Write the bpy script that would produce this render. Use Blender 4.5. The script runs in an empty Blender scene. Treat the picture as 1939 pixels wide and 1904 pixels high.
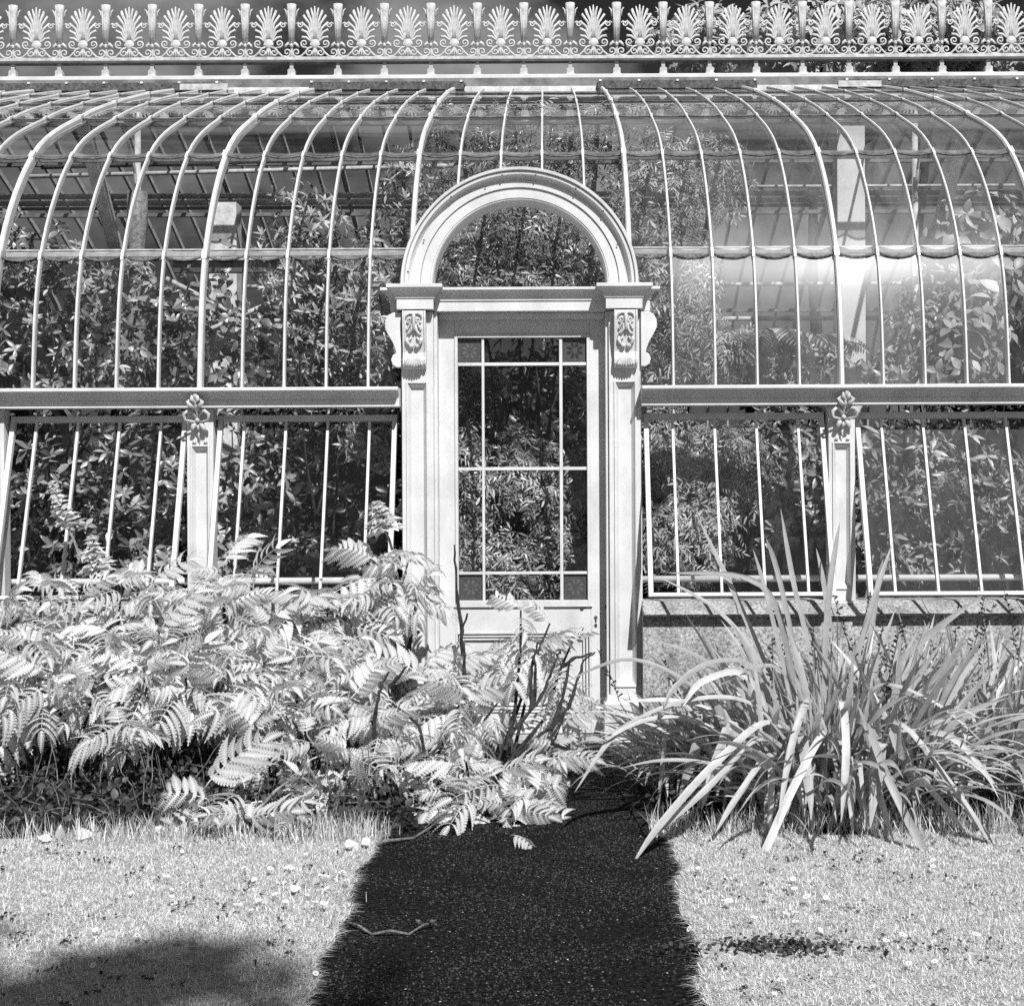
import bpy, math, random
import numpy as np
from mathutils import Vector, Matrix

rnd = random.Random(11)
PI = math.pi
sc = bpy.context.scene
col = sc.collection

# ------------------------------------------------------------------ camera, sky, sun, exposure
FPX, PPM, VX, VY, IMW, IMH = 2643.0, 250.0, 1035.0, 940.0, 1939.0, 1904.0
D0 = FPX / PPM                       # camera to door-front plane, metres
CX, CZ = (VX - 987.0) / PPM, (1400.0 - VY) / PPM
cam_d = bpy.data.cameras.new('camera')
cam = bpy.data.objects.new('camera', cam_d)
col.objects.link(cam)
cam.location = (CX, -D0, CZ)
cam.rotation_euler = (PI / 2, math.radians(0.28), 0)
cam_d.sensor_fit = 'HORIZONTAL'
cam_d.sensor_width = 36.0
cam_d.lens = 36.0 * FPX / IMW
cam_d.shift_x = -(VX - IMW / 2) / IMW
cam_d.shift_y = -(IMH / 2 - VY) / IMW
cam_d.clip_start, cam_d.clip_end = 0.1, 900.0
sc.camera = cam

SUN = Vector((0.35, -1.0, 1.12)).normalized()      # towards the sun
elev = math.asin(SUN.z)
azim = math.atan2(SUN.x, SUN.y)                    # clockwise from +Y

w = bpy.data.worlds.new('World')
sc.world = w
w.use_nodes = True
wn, wl = w.node_tree.nodes, w.node_tree.links
wn.clear()
sky = wn.new('ShaderNodeTexSky'); sky.sky_type = 'NISHITA'; sky.sun_disc = False
sky.sun_elevation = elev; sky.sun_rotation = azim
sep = wn.new('ShaderNodeSeparateColor')
wl.new(sky.outputs[0], sep.inputs[0])              # red-filtered black and white film: the red channel only
tc = wn.new('ShaderNodeTexCoord')
mp = wn.new('ShaderNodeMapping'); mp.inputs['Location'].default_value = (28.3, 8.0, 0.35); mp.inputs['Scale'].default_value = (2.2, 2.2, 4.0)
nz = wn.new('ShaderNodeTexNoise'); nz.inputs['Scale'].default_value = 1.6; nz.inputs['Detail'].default_value = 7; nz.inputs['Roughness'].default_value = 0.55
rp = wn.new('ShaderNodeValToRGB'); rp.color_ramp.elements[0].position = 0.44; rp.color_ramp.elements[1].position = 0.60
wl.new(tc.outputs['Generated'], mp.inputs[0]); wl.new(mp.outputs[0], nz.inputs['Vector']); wl.new(nz.outputs['Fac'], rp.inputs[0])
dk = wn.new('ShaderNodeMath'); dk.operation = 'MULTIPLY'; dk.inputs[1].default_value = 0.22
wl.new(sep.outputs[0], dk.inputs[0])
mixv = wn.new('ShaderNodeMix'); mixv.data_type = 'FLOAT'
wl.new(rp.outputs[0], mixv.inputs[0]); wl.new(dk.outputs[0], mixv.inputs[2]); mixv.inputs[3].default_value = 5.2
bg = wn.new('ShaderNodeBackground'); bg.inputs[1].default_value = 0.055
wo = wn.new('ShaderNodeOutputWorld')
wl.new(mixv.outputs[0], bg.inputs[0]); wl.new(bg.outputs[0], wo.inputs[0])

sun_d = bpy.data.lights.new('sun', 'SUN')
sun_d.energy = 5.0; sun_d.angle = math.radians(0.53); sun_d.color = (1, 1, 1)   # black and white photograph
sun = bpy.data.objects.new('sun', sun_d)
col.objects.link(sun)
sun.rotation_euler = (-SUN).to_track_quat('-Z', 'Y').to_euler()
sun.location = (6, -14, 16)

sc.view_settings.view_transform = 'Standard'
sc.view_settings.look = 'None'
sc.view_settings.exposure = 0.32
sc.view_settings.gamma = 1.0
sc.view_settings.use_curve_mapping = False
cy = sc.cycles
cy.max_bounces = 8; cy.diffuse_bounces = 3; cy.glossy_bounces = 4; cy.transmission_bounces = 4
cy.transparent_max_bounces = 24
cy.caustics_reflective = False; cy.caustics_refractive = False
cy.use_denoising = False
cy.use_adaptive_sampling = True; cy.adaptive_threshold = 0.02
cy.sample_clamp_indirect = 6.0

# ------------------------------------------------------------------ helpers
def X(xd, dep=0.0):                  # photo column at a given distance behind the door front -> metres
    return CX + (xd - VX) * (dep + D0) / FPX
def Z(yd, dep=0.0):
    return CZ - (yd - VY) * (dep + D0) / FPX
def P(xd, yd, dep=0.0):
    return Vector((X(xd, dep), dep, Z(yd, dep)))
def G(xd, yd):                       # photo point lying on the ground
    r = CZ * PPM / (yd - VY)
    return Vector((CX + (xd - VX) * r / PPM, D0 * (r - 1), 0))

class MB:
    def __init__(s): s.v, s.f, s.m = [], [], []
    def add(s, vs, fs, mi=0):
        o = len(s.v)
        s.v += [tuple(v) for v in vs]
        s.f += [tuple(i + o for i in f) for f in fs]
        s.m += [mi] * len(fs)
        return s
    def box(s, x0, x1, y0, y1, z0, z1, mi=0):
        return s.add([(x0, y0, z0), (x1, y0, z0), (x1, y1, z0), (x0, y1, z0), (x0, y0, z1), (x1, y0, z1), (x1, y1, z1), (x0, y1, z1)],
                     [(0, 3, 2, 1), (4, 5, 6, 7), (0, 1, 5, 4), (1, 2, 6, 5), (2, 3, 7, 6), (3, 0, 4, 7)], mi)
    def prism_x(s, prof, x0, x1, mi=0):          # closed (y, z) profile
        n = len(prof)
        vs = [(x0, y, z) for y, z in prof] + [(x1, y, z) for y, z in prof]
        fs = [(i, (i + 1) % n, (i + 1) % n + n, i + n) for i in range(n)] + [tuple(range(n))[::-1], tuple(range(n, 2 * n))]
        return s.add(vs, fs, mi)
    def prism_y(s, prof, y0, y1, mi=0):          # closed (x, z) profile
        n = len(prof)
        vs = [(x, y0, z) for x, z in prof] + [(x, y1, z) for x, z in prof]
        fs = [(i, (i + 1) % n, (i + 1) % n + n, i + n) for i in range(n)] + [tuple(range(n))[::-1], tuple(range(n, 2 * n))]
        return s.add(vs, fs, mi)
    def rings(s, rings, mi=0, close=True, cap=True):
        n = len(rings[0]); vs = [p for r in rings for p in r]; fs = []
        for k in range(len(rings) - 1):
            for i in range(n if close else n - 1):
                j = (i + 1) % n
                fs.append((k * n + i, k * n + j, (k + 1) * n + j, (k + 1) * n + i))
        if cap and close:
            fs.append(tuple(range(n))[::-1]); fs.append(tuple(range((len(rings) - 1) * n, len(rings) * n)))
        return s.add(vs, fs, mi)
    def tube(s, pts, rad, n=6, flat=1.0, up=Vector((0, 1, 0)), mi=0):
        """round bar along pts; rad number or list; flat scales the thickness along `up`"""
        pts = [Vector(p) for p in pts]
        if not hasattr(rad, '__len__'): rad = [rad] * len(pts)
        rs = []
        for i, p in enumerate(pts):
            t = (pts[min(i + 1, len(pts) - 1)] - pts[max(i - 1, 0)])
            t = t.normalized() if t.length > 1e-9 else Vector((0, 0, 1))
            u = up - t * up.dot(t)
            if u.length < 1e-3: u = Vector((1, 0, 0)) - t * t.x
            u.normalize(); b = t.cross(u)
            rs.append([p + (b * math.cos(a) + u * math.sin(a) * flat) * rad[i] for a in [2 * PI * k / n for k in range(n)]])
        return s.rings(rs, mi)
    def ball(s, c, r, sx=1, sy=1, sz=1, n=8, m=5, mi=0):
        c = Vector(c); rs = []
        for k in range(m + 1):
            a = -PI / 2 + PI * (0.04 + 0.92 * k / m)
            rs.append([c + Vector((sx * r * math.cos(a) * math.cos(2 * PI * i / n), sy * r * math.cos(a) * math.sin(2 * PI * i / n), sz * r * math.sin(a))) for i in range(n)])
        return s.rings(rs, mi)
    def mesh(s, name, mats, smooth=False):
        me = bpy.data.meshes.new(name)
        me.from_pydata(s.v, [], s.f)
        for m in (mats if isinstance(mats, (list, tuple)) else [mats]): me.materials.append(m)
        me.polygons.foreach_set('material_index', s.m)
        if smooth: me.polygons.foreach_set('use_smooth', [True] * len(me.polygons))
        me.update()
        return me
    def build(s, name, mats, parent=None, smooth=False, bevel=0, label=None, fix=True):
        me = s.mesh(name, mats, smooth)
        if fix:
            import bmesh
            b = bmesh.new(); b.from_mesh(me); bmesh.ops.recalc_face_normals(b, faces=b.faces); b.to_mesh(me); b.free()
        o = link(name, me, parent, label)
        if bevel:
            md = o.modifiers.new('edge', 'BEVEL'); md.width = bevel; md.segments = 2; md.limit_method = 'ANGLE'; md.angle_limit = math.radians(40)
        return o

def link(name, me, parent=None, label=None):
    o = bpy.data.objects.new(name, me); col.objects.link(o)
    if parent is not None: o.parent = parent
    if label: o['label'] = label
    return o
def empty(name, loc, label, cat, group=None):
    o = bpy.data.objects.new(name, None); col.objects.link(o)
    o.location = loc; o.empty_display_size = 0.1
    o['label'] = label; o['category'] = cat
    if group: o['group'] = group
    return o
def tag(o, label, cat, group=None):
    o['label'] = label; o['category'] = cat
    if group: o['group'] = group
    return o
def keep(child, parent):             # parent a mesh already in world place to an Empty standing elsewhere
    child.parent = parent
    child.matrix_parent_inverse = Matrix.Translation(parent.location).inverted()
    return child

def inst(name, tv, tf, mats4, mat, parent=None):
    """one mesh made of many copies of a small triangle template: mats4 (N,4,4)"""
    tv = np.asarray(tv, float); tf = np.asarray(tf, int); M = np.asarray(mats4, float)
    N, n, t = len(M), len(tv), len(tf)
    V = np.einsum('nij,vj->nvi', M[:, :3, :3], tv) + M[:, None, :3, 3]
    F = tf[None] + (np.arange(N) * n)[:, None, None]
    return raw(name, V.reshape(-1, 3), F.reshape(-1, 3), mat, parent)
def raw(name, V, F, mat, parent=None, smooth=False):
    me = bpy.data.meshes.new(name)
    me.vertices.add(len(V)); me.vertices.foreach_set('co', np.asarray(V, 'f').ravel())
    me.loops.add(len(F) * 3); me.loops.foreach_set('vertex_index', np.asarray(F, 'i').ravel())
    me.polygons.add(len(F)); me.polygons.foreach_set('loop_start', np.arange(len(F), dtype='i') * 3)
    if smooth: me.polygons.foreach_set('use_smooth', np.ones(len(F), bool))
    me.materials.append(mat); me.update(calc_edges=True)
    return link(name, me, parent)
def frame(loc, y, up=Vector((0, 0, 1)), s=1.0, roll=0.0):
    """matrix whose local +Y runs along y with local +Z near up"""
    y = Vector(y).normalized(); x = y.cross(up)
    if x.length < 1e-4: x = Vector((1, 0, 0))
    x.normalize(); z = x.cross(y)
    if roll:
        x, z = x * math.cos(roll) + z * math.sin(roll), z * math.cos(roll) - x * math.sin(roll)
    if not hasattr(s, '__len__'): s = (s, s, s)
    return Matrix(((x.x * s[0], y.x * s[1], z.x * s[2], loc[0]), (x.y * s[0], y.y * s[1], z.y * s[2], loc[1]), (x.z * s[0], y.z * s[1], z.z * s[2], loc[2]), (0, 0, 0, 1)))
def randdir(r=rnd):
    a = r.uniform(0, 2 * PI); z = r.uniform(-1, 1); q = math.sqrt(1 - z * z)
    return Vector((q * math.cos(a), q * math.sin(a), z))

# ------------------------------------------------------------------ materials (all grey: black and white film)
def node_mat(name):
    m = bpy.data.materials.new(name); m.use_nodes = True
    n, l = m.node_tree.nodes, m.node_tree.links
    n.clear(); out = n.new('ShaderNodeOutputMaterial')
    return m, n, l, out
def grey_noise(n, l, scale, lo, hi, p0=0.35, p1=0.65, detail=5, coord='Object', rough=0.6):
    t = n.new('ShaderNodeTexCoord'); x = n.new('ShaderNodeTexNoise'); r = n.new('ShaderNodeValToRGB')
    x.inputs['Scale'].default_value = scale; x.inputs['Detail'].default_value = detail; x.inputs['Roughness'].default_value = rough
    r.color_ramp.elements[0].position = p0; r.color_ramp.elements[1].position = p1
    r.color_ramp.elements[0].color = (lo, lo, lo, 1); r.color_ramp.elements[1].color = (hi, hi, hi, 1)
    l.new(t.outputs[coord], x.inputs['Vector']); l.new(x.outputs['Fac'], r.inputs[0])
    return r, x
def solid(name, lo, hi=None, scale=6, rough=0.6, bump=0.0, bscale=None, spec=0.3, p0=0.35, p1=0.65, detail=6, speck=None, bdist=0.01, rand=0.0, big=None):
    m, n, l, out = node_mat(name)
    b = n.new('ShaderNodeBsdfPrincipled'); b.inputs['Roughness'].default_value = rough; b.inputs['Specular IOR Level'].default_value = spec
    r, x = grey_noise(n, l, scale, lo, lo if hi is None else hi, p0, p1, detail)
    c = r.outputs[0]
    if speck:                                     # (scale, value, threshold): scattered flecks
        t = n.new('ShaderNodeTexCoord'); v = n.new('ShaderNodeTexVoronoi'); v.inputs['Scale'].default_value = speck[0]
        q = n.new('ShaderNodeSeparateColor'); g = n.new('ShaderNodeMath'); g.operation = 'GREATER_THAN'; g.inputs[1].default_value = speck[2]
        k = n.new('ShaderNodeMix'); k.data_type = 'RGBA'; k.inputs[7].default_value = (speck[1],) * 3 + (1,)
        l.new(t.outputs['Object'], v.inputs['Vector']); l.new(v.outputs['Color'], q.inputs[0]); l.new(q.outputs[0], g.inputs[0])
        l.new(g.outputs[0], k.inputs[0]); l.new(c, k.inputs[6]); c = k.outputs[2]
    if big:                                       # slow stains and weathering, drawn out downwards
        t = n.new('ShaderNodeTexCoord'); mpq = n.new('ShaderNodeMapping'); mpq.inputs['Scale'].default_value = (big[0] * 2.2, big[0] * 2.2, big[0])
        nb_ = n.new('ShaderNodeTexNoise'); nb_.inputs['Scale'].default_value = 1.0; nb_.inputs['Detail'].default_value = 7; nb_.inputs['Roughness'].default_value = 0.65
        mr = n.new('ShaderNodeMapRange'); mr.inputs[1].default_value = 0.30; mr.inputs[2].default_value = 0.55; mr.inputs[3].default_value = big[1]; mr.inputs[4].default_value = big[2]
        mm = n.new('ShaderNodeMix'); mm.data_type = 'RGBA'; mm.blend_type = 'MULTIPLY'; mm.inputs[0].default_value = 1
        l.new(t.outputs['Object'], mpq.inputs[0]); l.new(mpq.outputs[0], nb_.inputs['Vector']); l.new(nb_.outputs['Fac'], mr.inputs[0]); l.new(c, mm.inputs[6]); l.new(mr.outputs[0], mm.inputs[7]); c = mm.outputs[2]
    if rand:
        oi = n.new('ShaderNodeObjectInfo'); mr = n.new('ShaderNodeMapRange'); mr.inputs[3].default_value = 1 - rand; mr.inputs[4].default_value = 1 + rand * 0.5
        mm = n.new('ShaderNodeMix'); mm.data_type = 'RGBA'; mm.blend_type = 'MULTIPLY'; mm.inputs[0].default_value = 1
        l.new(oi.outputs['Random'], mr.inputs[0]); l.new(c, mm.inputs[6]); l.new(mr.outputs[0], mm.inputs[7]); c = mm.outputs[2]
    l.new(c, b.inputs['Base Color'])
    if bump:
        t = n.new('ShaderNodeTexCoord'); y = n.new('ShaderNodeTexNoise'); y.inputs['Scale'].default_value = bscale or scale * 6; y.inputs['Detail'].default_value = 4
        bp = n.new('ShaderNodeBump'); bp.inputs['Strength'].default_value = bump; bp.inputs['Distance'].default_value = bdist
        l.new(t.outputs['Object'], y.inputs['Vector']); l.new(y.outputs['Fac'], bp.inputs['Height']); l.new(bp.outputs[0], b.inputs['Normal'])
    l.new(b.outputs[0], out.inputs[0])
    return m
def leafy(name, lo, hi, trans=0.3, rough=0.45, spec=0.35, scale=9, rand=0.25, bump=0.0, bscale=60, isl=True):
    m, n, l, out = node_mat(name)
    b = n.new('ShaderNodeBsdfPrincipled'); b.inputs['Roughness'].default_value = rough; b.inputs['Specular IOR Level'].default_value = spec
    tr = n.new('ShaderNodeBsdfTranslucent'); mx = n.new('ShaderNodeMixShader'); mx.inputs[0].default_value = trans
    r, x = grey_noise(n, l, scale, lo, hi, 0.3, 0.7, 4)
    c = r.outputs[0]
    ge = n.new('ShaderNodeNewGeometry'); mr = n.new('ShaderNodeMapRange'); mr.inputs[3].default_value = 1 - rand; mr.inputs[4].default_value = 1 + rand * 0.4
    mm = n.new('ShaderNodeMix'); mm.data_type = 'RGBA'; mm.blend_type = 'MULTIPLY'; mm.inputs[0].default_value = 1
    if isl: l.new(ge.outputs['Random Per Island'], mr.inputs[0])
    else:
        oi = n.new('ShaderNodeObjectInfo'); l.new(oi.outputs['Random'], mr.inputs[0])
    l.new(c, mm.inputs[6]); l.new(mr.outputs[0], mm.inputs[7])
    l.new(mm.outputs[2], b.inputs['Base Color']); l.new(mm.outputs[2], tr.inputs[0])
    if bump:
        t = n.new('ShaderNodeTexCoord'); y = n.new('ShaderNodeTexNoise'); y.inputs['Scale'].default_value = bscale
        bp = n.new('ShaderNodeBump'); bp.inputs['Strength'].default_value = bump; bp.inputs['Distance'].default_value = 0.004
        l.new(t.outputs['Object'], y.inputs['Vector']); l.new(y.outputs['Fac'], bp.inputs['Height']); l.new(bp.outputs[0], b.inputs['Normal'])
    l.new(b.outputs[0], mx.inputs[1]); l.new(tr.outputs[0], mx.inputs[2]); l.new(mx.outputs[0], out.inputs[0])
    return m
def streaked(m, lines=26.0, amt=0.22):
    """fine parallel veins along a strap leaf, from its own across/along coordinates"""
    n, l = m.node_tree.nodes, m.node_tree.links
    b = next(q for q in n if q.type == 'BSDF_PRINCIPLED'); t = next(q for q in n if q.type == 'BSDF_TRANSLUCENT'); src = b.inputs['Base Color'].links[0].from_socket
    uv = n.new('ShaderNodeTexCoord'); mpp = n.new('ShaderNodeMapping'); mpp.inputs['Scale'].default_value = (lines, 2.5, 1)
    oi = n.new('ShaderNodeObjectInfo'); nzz = n.new('ShaderNodeTexNoise'); nzz.noise_dimensions = '4D'; nzz.inputs['Scale'].default_value = 1.0; nzz.inputs['Detail'].default_value = 3
    ml = n.new('ShaderNodeMath'); ml.operation = 'MULTIPLY'; ml.inputs[1].default_value = 37.0
    l.new(oi.outputs['Random'], ml.inputs[0]); l.new(ml.outputs[0], nzz.inputs['W'])
    l.new(uv.outputs['UV'], mpp.inputs[0]); l.new(mpp.outputs[0], nzz.inputs['Vector'])
    mr = n.new('ShaderNodeMapRange'); mr.inputs[1].default_value = 0.3; mr.inputs[2].default_value = 0.7; mr.inputs[3].default_value = 1 - amt; mr.inputs[4].default_value = 1 + amt * 0.5
    mm = n.new('ShaderNodeMix'); mm.data_type = 'RGBA'; mm.blend_type = 'MULTIPLY'; mm.inputs[0].default_value = 1
    l.new(nzz.outputs['Fac'], mr.inputs[0]); l.new(src, mm.inputs[6]); l.new(mr.outputs[0], mm.inputs[7]); l.new(mm.outputs[2], b.inputs['Base Color']); l.new(mm.outputs[2], t.inputs[0])
    bp = n.new('ShaderNodeBump'); bp.inputs['Strength'].default_value = 0.5; bp.inputs['Distance'].default_value = 0.002
    l.new(nzz.outputs['Fac'], bp.inputs['Height']); l.new(bp.outputs[0], b.inputs['Normal'])
    return m
def glass(name, tint, dust, dscale=2.5, streak=3.0, refl=1.0, haze=0.0):
    """thin pane: clear transmission + mirror reflection by angle, with a film of dust that scatters light"""
    m, n, l, out = node_mat(name)
    tr = n.new('ShaderNodeBsdfTransparent'); tr.inputs[0].default_value = (tint,) * 3 + (1,)
    gl = n.new('ShaderNodeBsdfGlossy'); gl.inputs['Roughness'].default_value = 0.03; gl.inputs[0].default_value = (0.95,) * 3 + (1,)
    ge = n.new('ShaderNodeNewGeometry'); dt = n.new('ShaderNodeVectorMath'); dt.operation = 'DOT_PRODUCT'      # Schlick, alike from both sides
    l.new(ge.outputs['Incoming'], dt.inputs[0]); l.new(ge.outputs['Normal'], dt.inputs[1])
    def mt(op, a, b=None):
        q = n.new('ShaderNodeMath'); q.operation = op; l.new(a, q.inputs[0])
        if b is not None: q.inputs[1].default_value = b
        return q.outputs[0]
    ab = mt('ABSOLUTE', dt.outputs['Value']); inv = n.new('ShaderNodeMath'); inv.operation = 'SUBTRACT'; inv.inputs[0].default_value = 1.0; l.new(ab, inv.inputs[1])
    fz = mt('ADD', mt('MULTIPLY', mt('POWER', inv.outputs[0], 5.0), 0.92), 0.032)
    fm = n.new('ShaderNodeMath'); fm.operation = 'MULTIPLY'; fm.inputs[1].default_value = refl; fm.use_clamp = True
    t = n.new('ShaderNodeTexCoord')
    wv = n.new('ShaderNodeTexNoise'); wv.inputs['Scale'].default_value = 5.0; wv.inputs['Detail'].default_value = 1
    bp = n.new('ShaderNodeBump'); bp.inputs['Strength'].default_value = 0.06; bp.inputs['Distance'].default_value = 0.02
    l.new(t.outputs['Object'], wv.inputs['Vector']); l.new(wv.outputs['Fac'], bp.inputs['Height']); l.new(bp.outputs[0], gl.inputs['Normal'])
    refl_out = gl.outputs[0]
    if haze:                                      # greasy film: part of the reflection is scattered wide
        g2 = n.new('ShaderNodeBsdfGlossy'); g2.inputs['Roughness'].default_value = 0.38; g2.inputs[0].default_value = (0.95,) * 3 + (1,)
        mh = n.new('ShaderNodeMixShader'); mh.inputs[0].default_value = haze
        l.new(gl.outputs[0], mh.inputs[1]); l.new(g2.outputs[0], mh.inputs[2]); refl_out = mh.outputs[0]
    mg = n.new('ShaderNodeMixShader')
    l.new(fz, fm.inputs[0]); l.new(fm.outputs[0], mg.inputs[0]); l.new(tr.outputs[0], mg.inputs[1]); l.new(refl_out, mg.inputs[2])
    df = n.new('ShaderNodeBsdfDiffuse'); df.inputs[0].default_value = (0.7,) * 3 + (1,)
    mp_ = n.new('ShaderNodeMapping'); mp_.inputs['Scale'].default_value = (dscale * streak, dscale, dscale)
    nz_ = n.new('ShaderNodeTexNoise'); nz_.inputs['Scale'].default_value = 1.0; nz_.inputs['Detail'].default_value = 8; nz_.inputs['Roughness'].default_value = 0.65
    rg = n.new('ShaderNodeMapRange'); rg.inputs[1].default_value = 0.35; rg.inputs[2].default_value = 0.75; rg.inputs[3].default_value = dust * 0.45; rg.inputs[4].default_value = dust * 1.8
    oi = n.new('ShaderNodeObjectInfo'); ml = n.new('ShaderNodeMath'); ml.operation = 'MULTIPLY'
    r2 = n.new('ShaderNodeMapRange'); r2.inputs[3].default_value = 0.6; r2.inputs[4].default_value = 1.35
    l.new(t.outputs['Object'], mp_.inputs[0]); l.new(mp_.outputs[0], nz_.inputs['Vector']); l.new(nz_.outputs['Fac'], rg.inputs[0])
    l.new(oi.outputs['Random'], r2.inputs[0]); l.new(rg.outputs[0], ml.inputs[0]); l.new(r2.outputs[0], ml.inputs[1])
    fac = ml.outputs[0]
    md = n.new('ShaderNodeMixShader')
    l.new(fac, md.inputs[0]); l.new(mg.outputs[0], md.inputs[1]); l.new(df.outputs[0], md.inputs[2]); l.new(md.outputs[0], out.inputs[0])
    return m

M = {}
M['paint'] = solid('white_paint', 0.56, 0.66, scale=4.0, big=(1.7, 0.84, 1.0), rough=0.5, bump=0.25, bscale=90, spec=0.35, bdist=0.002)
M['paint_old'] = solid('weathered_white_paint', 0.40, 0.72, scale=9, rough=0.6, bump=0.3, bscale=60, spec=0.3, p0=0.3, p1=0.6, bdist=0.003)
M['iron'] = solid('cast_iron_white', 0.36, 0.60, scale=14, rough=0.55, bump=0.3, bscale=80, spec=0.3, bdist=0.003)
M['dark_iron'] = solid('dark_iron', 0.05, 0.09, scale=8, rough=0.55)
M['putty'] = solid('putty_and_vent_shade', 0.05, 0.16, scale=30, rough=0.8)  # glazing putty; also the painted shade of the roof vents
M['lead'] = solid('grey_lead', 0.10, 0.22, scale=6, rough=0.6)
M['stone'] = solid('roughcast_stone', 0.10, 0.52, scale=55, big=(2.2, 0.55, 1.0), rough=0.9, bump=0.8, bscale=70, spec=0.15, p0=0.30, p1=0.60, detail=8, bdist=0.01)
M['rear_stone'] = solid('shade_toned_stone', 0.012, 0.04, scale=12, rough=0.9, bump=0.6, bscale=40, spec=0.15)  # gloom of the interior put into the stone's colour
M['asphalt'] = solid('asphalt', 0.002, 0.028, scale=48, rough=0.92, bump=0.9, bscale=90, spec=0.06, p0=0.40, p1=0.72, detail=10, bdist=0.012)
M['soil'] = solid('dark_soil', 0.008, 0.035, scale=14, rough=0.95, bump=1.0, bscale=40, spec=0.1, bdist=0.03, speck=(110, 0.14, 0.985))
M['thatch'] = solid('lawn_thatch', 0.22, 0.50, scale=18, rough=0.95, bump=0.8, bscale=60, spec=0.1)
M['bark'] = solid('dark_bark', 0.015, 0.05, scale=25, rough=0.85, bump=0.8, bscale=60, spec=0.15)
M['bark_pale'] = solid('pale_bark', 0.12, 0.30, scale=25, rough=0.85, bump=0.8, bscale=60, spec=0.15)
M['twig'] = solid('weathered_twig', 0.06, 0.22, scale=40, rough=0.85, bump=0.8, bscale=90)
M['grit'] = solid('path_grit', 0.004, 0.10, scale=60, rough=0.95, spec=0.1)
M['straw'] = solid('dry_stalk', 0.05, 0.20, scale=30, rough=0.8)
M['silver_leaf'] = leafy('silvery_leaf', 0.80, 0.92, trans=0.42, rough=0.6, spec=0.2, scale=14, rand=0.25, bump=0.5, bscale=90)
M['flower_bract'] = leafy('pale_bract', 0.40, 0.65, trans=0.2, rough=0.6, scale=30)
M['blade'] = leafy('strap_leaf', 0.50, 0.68, trans=0.30, rough=0.42, spec=0.45, scale=12, rand=0.48, isl=False)
streaked(M['blade'])
M['blade_fine'] = leafy('narrow_leaf', 0.42, 0.60, trans=0.25, rough=0.45, spec=0.4, scale=12, rand=0.35)
M['grass'] = leafy('grass_blade', 0.70, 0.86, trans=0.34, rough=0.55, spec=0.2, scale=5, rand=0.55)
M['house_leaf'] = leafy('glossy_shrub_leaf', 0.03, 0.58, trans=0.15, rough=0.32, spec=0.5, scale=2.6, rand=0.8)
M['house_pale'] = leafy('pale_shrub_leaf', 0.20, 0.70, trans=0.25, rough=0.4, spec=0.4, scale=2.6, rand=0.7)
M['house_dark'] = leafy('dark_backing_leaf', 0.015, 0.05, trans=0.12, rough=0.35, spec=0.4, scale=5, rand=0.5)  # near-black leaf: interior shade put into its colour
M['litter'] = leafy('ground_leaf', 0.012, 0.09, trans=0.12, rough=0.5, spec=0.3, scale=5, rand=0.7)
M['tree_leaf'] = leafy('tree_leaf', 0.42, 0.60, trans=0.3, rough=0.5, spec=0.25, scale=1, rand=0.4)
M['petal'] = solid('white_petal', 0.78, 0.85, rough=0.6)
M['eye'] = solid('daisy_eye', 0.35, 0.5, rough=0.8)
M['glass'] = glass('clear_pane', 0.95, 0.003)
M['glass_mid'] = glass('smeared_pane', 0.93, 0.012)
M['glass_dusty'] = glass('dusty_pane', 0.88, 0.040, haze=0.10)
M['glass_film'] = glass('filmed_pane', 0.84, 0.055, haze=1.0, refl=0.75)
M['glass_haze'] = glass('chalky_pane', 0.84, 0.07, haze=1.0, refl=1.0)
M['glass_lap'] = glass('algae_lap', 0.50, 0.14)
M['glass_rear'] = glass('rear_pane', 0.85, 0.04)
M['glass_etched'] = solid('etched_dark_glass', 0.045, 0.075, scale=60, rough=0.35, spec=0.5)
M['etch'] = solid('etched_pattern', 0.075, 0.11, scale=60, rough=0.6)
M['etch_dark'] = solid('etched_pattern_dark', 0.012, 0.02, scale=60, rough=0.5)

# ------------------------------------------------------------------ ground
def sheet(name, prof, z, mat, kind='structure'):
    m = MB(); m.add([(x, y, z) for x, y in prof], [tuple(range(len(prof)))])
    o = m.build(name, mat); o['kind'] = kind
    return o
sheet('ground', [(-400, -400), (400, -400), (400, 400), (-400, 400)], -0.03, M['soil'])
def path_edge(y, side):                 # irregular turf edge of the path
    if side < 0:
        b = np.interp(y, [-9, -5.4, -4.6, -3.8, -3.0], [-0.67, -0.70, -0.72, -0.74, -0.75])
    else:
        b = np.interp(y, [-9, -5.4, -4.6, -3.8, -3.0], [0.73, 0.78, 0.80, 0.83, 0.87])
    return b + 0.02 * math.sin(y * 5.1 + side) + 0.012 * math.sin(y * 13.7 + 2 * side)
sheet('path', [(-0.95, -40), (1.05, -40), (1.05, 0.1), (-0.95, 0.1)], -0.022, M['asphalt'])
def lawn(side):
    ys = [-40, -20, -9.5] + [-9 + 0.08 * i for i in range(76)]
    e = [(path_edge(max(y, -9), side), y) for y in ys]
    back = -2.95
    m = MB(); far = 60 * side
    for i in range(len(e) - 1):
        (xa, ya), (xb, yb) = e[i], e[i + 1]
        m.add([(xa, ya, 0), (xb, yb, 0), (far, yb, 0), (far, ya, 0), (xa, ya, -0.03), (xb, yb, -0.03)], [(0, 1, 2, 3), (0, 4, 5, 1)])
    o = m.build('lawn', M['thatch']); o['kind'] = 'structure'
lawn(-1); lawn(1)
sheet('flower_bed', [(-60, -2.95), (-0.62, -2.95), (-0.55, -1.6), (-0.6, 0.1), (-60, 0.1)], -0.012, M['soil'])
sheet('flower_bed', [(0.72, -2.95), (60, -2.95), (60, 0.1), (0.66, 0.1), (0.62, -1.4)], -0.012, M['soil'])

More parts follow.
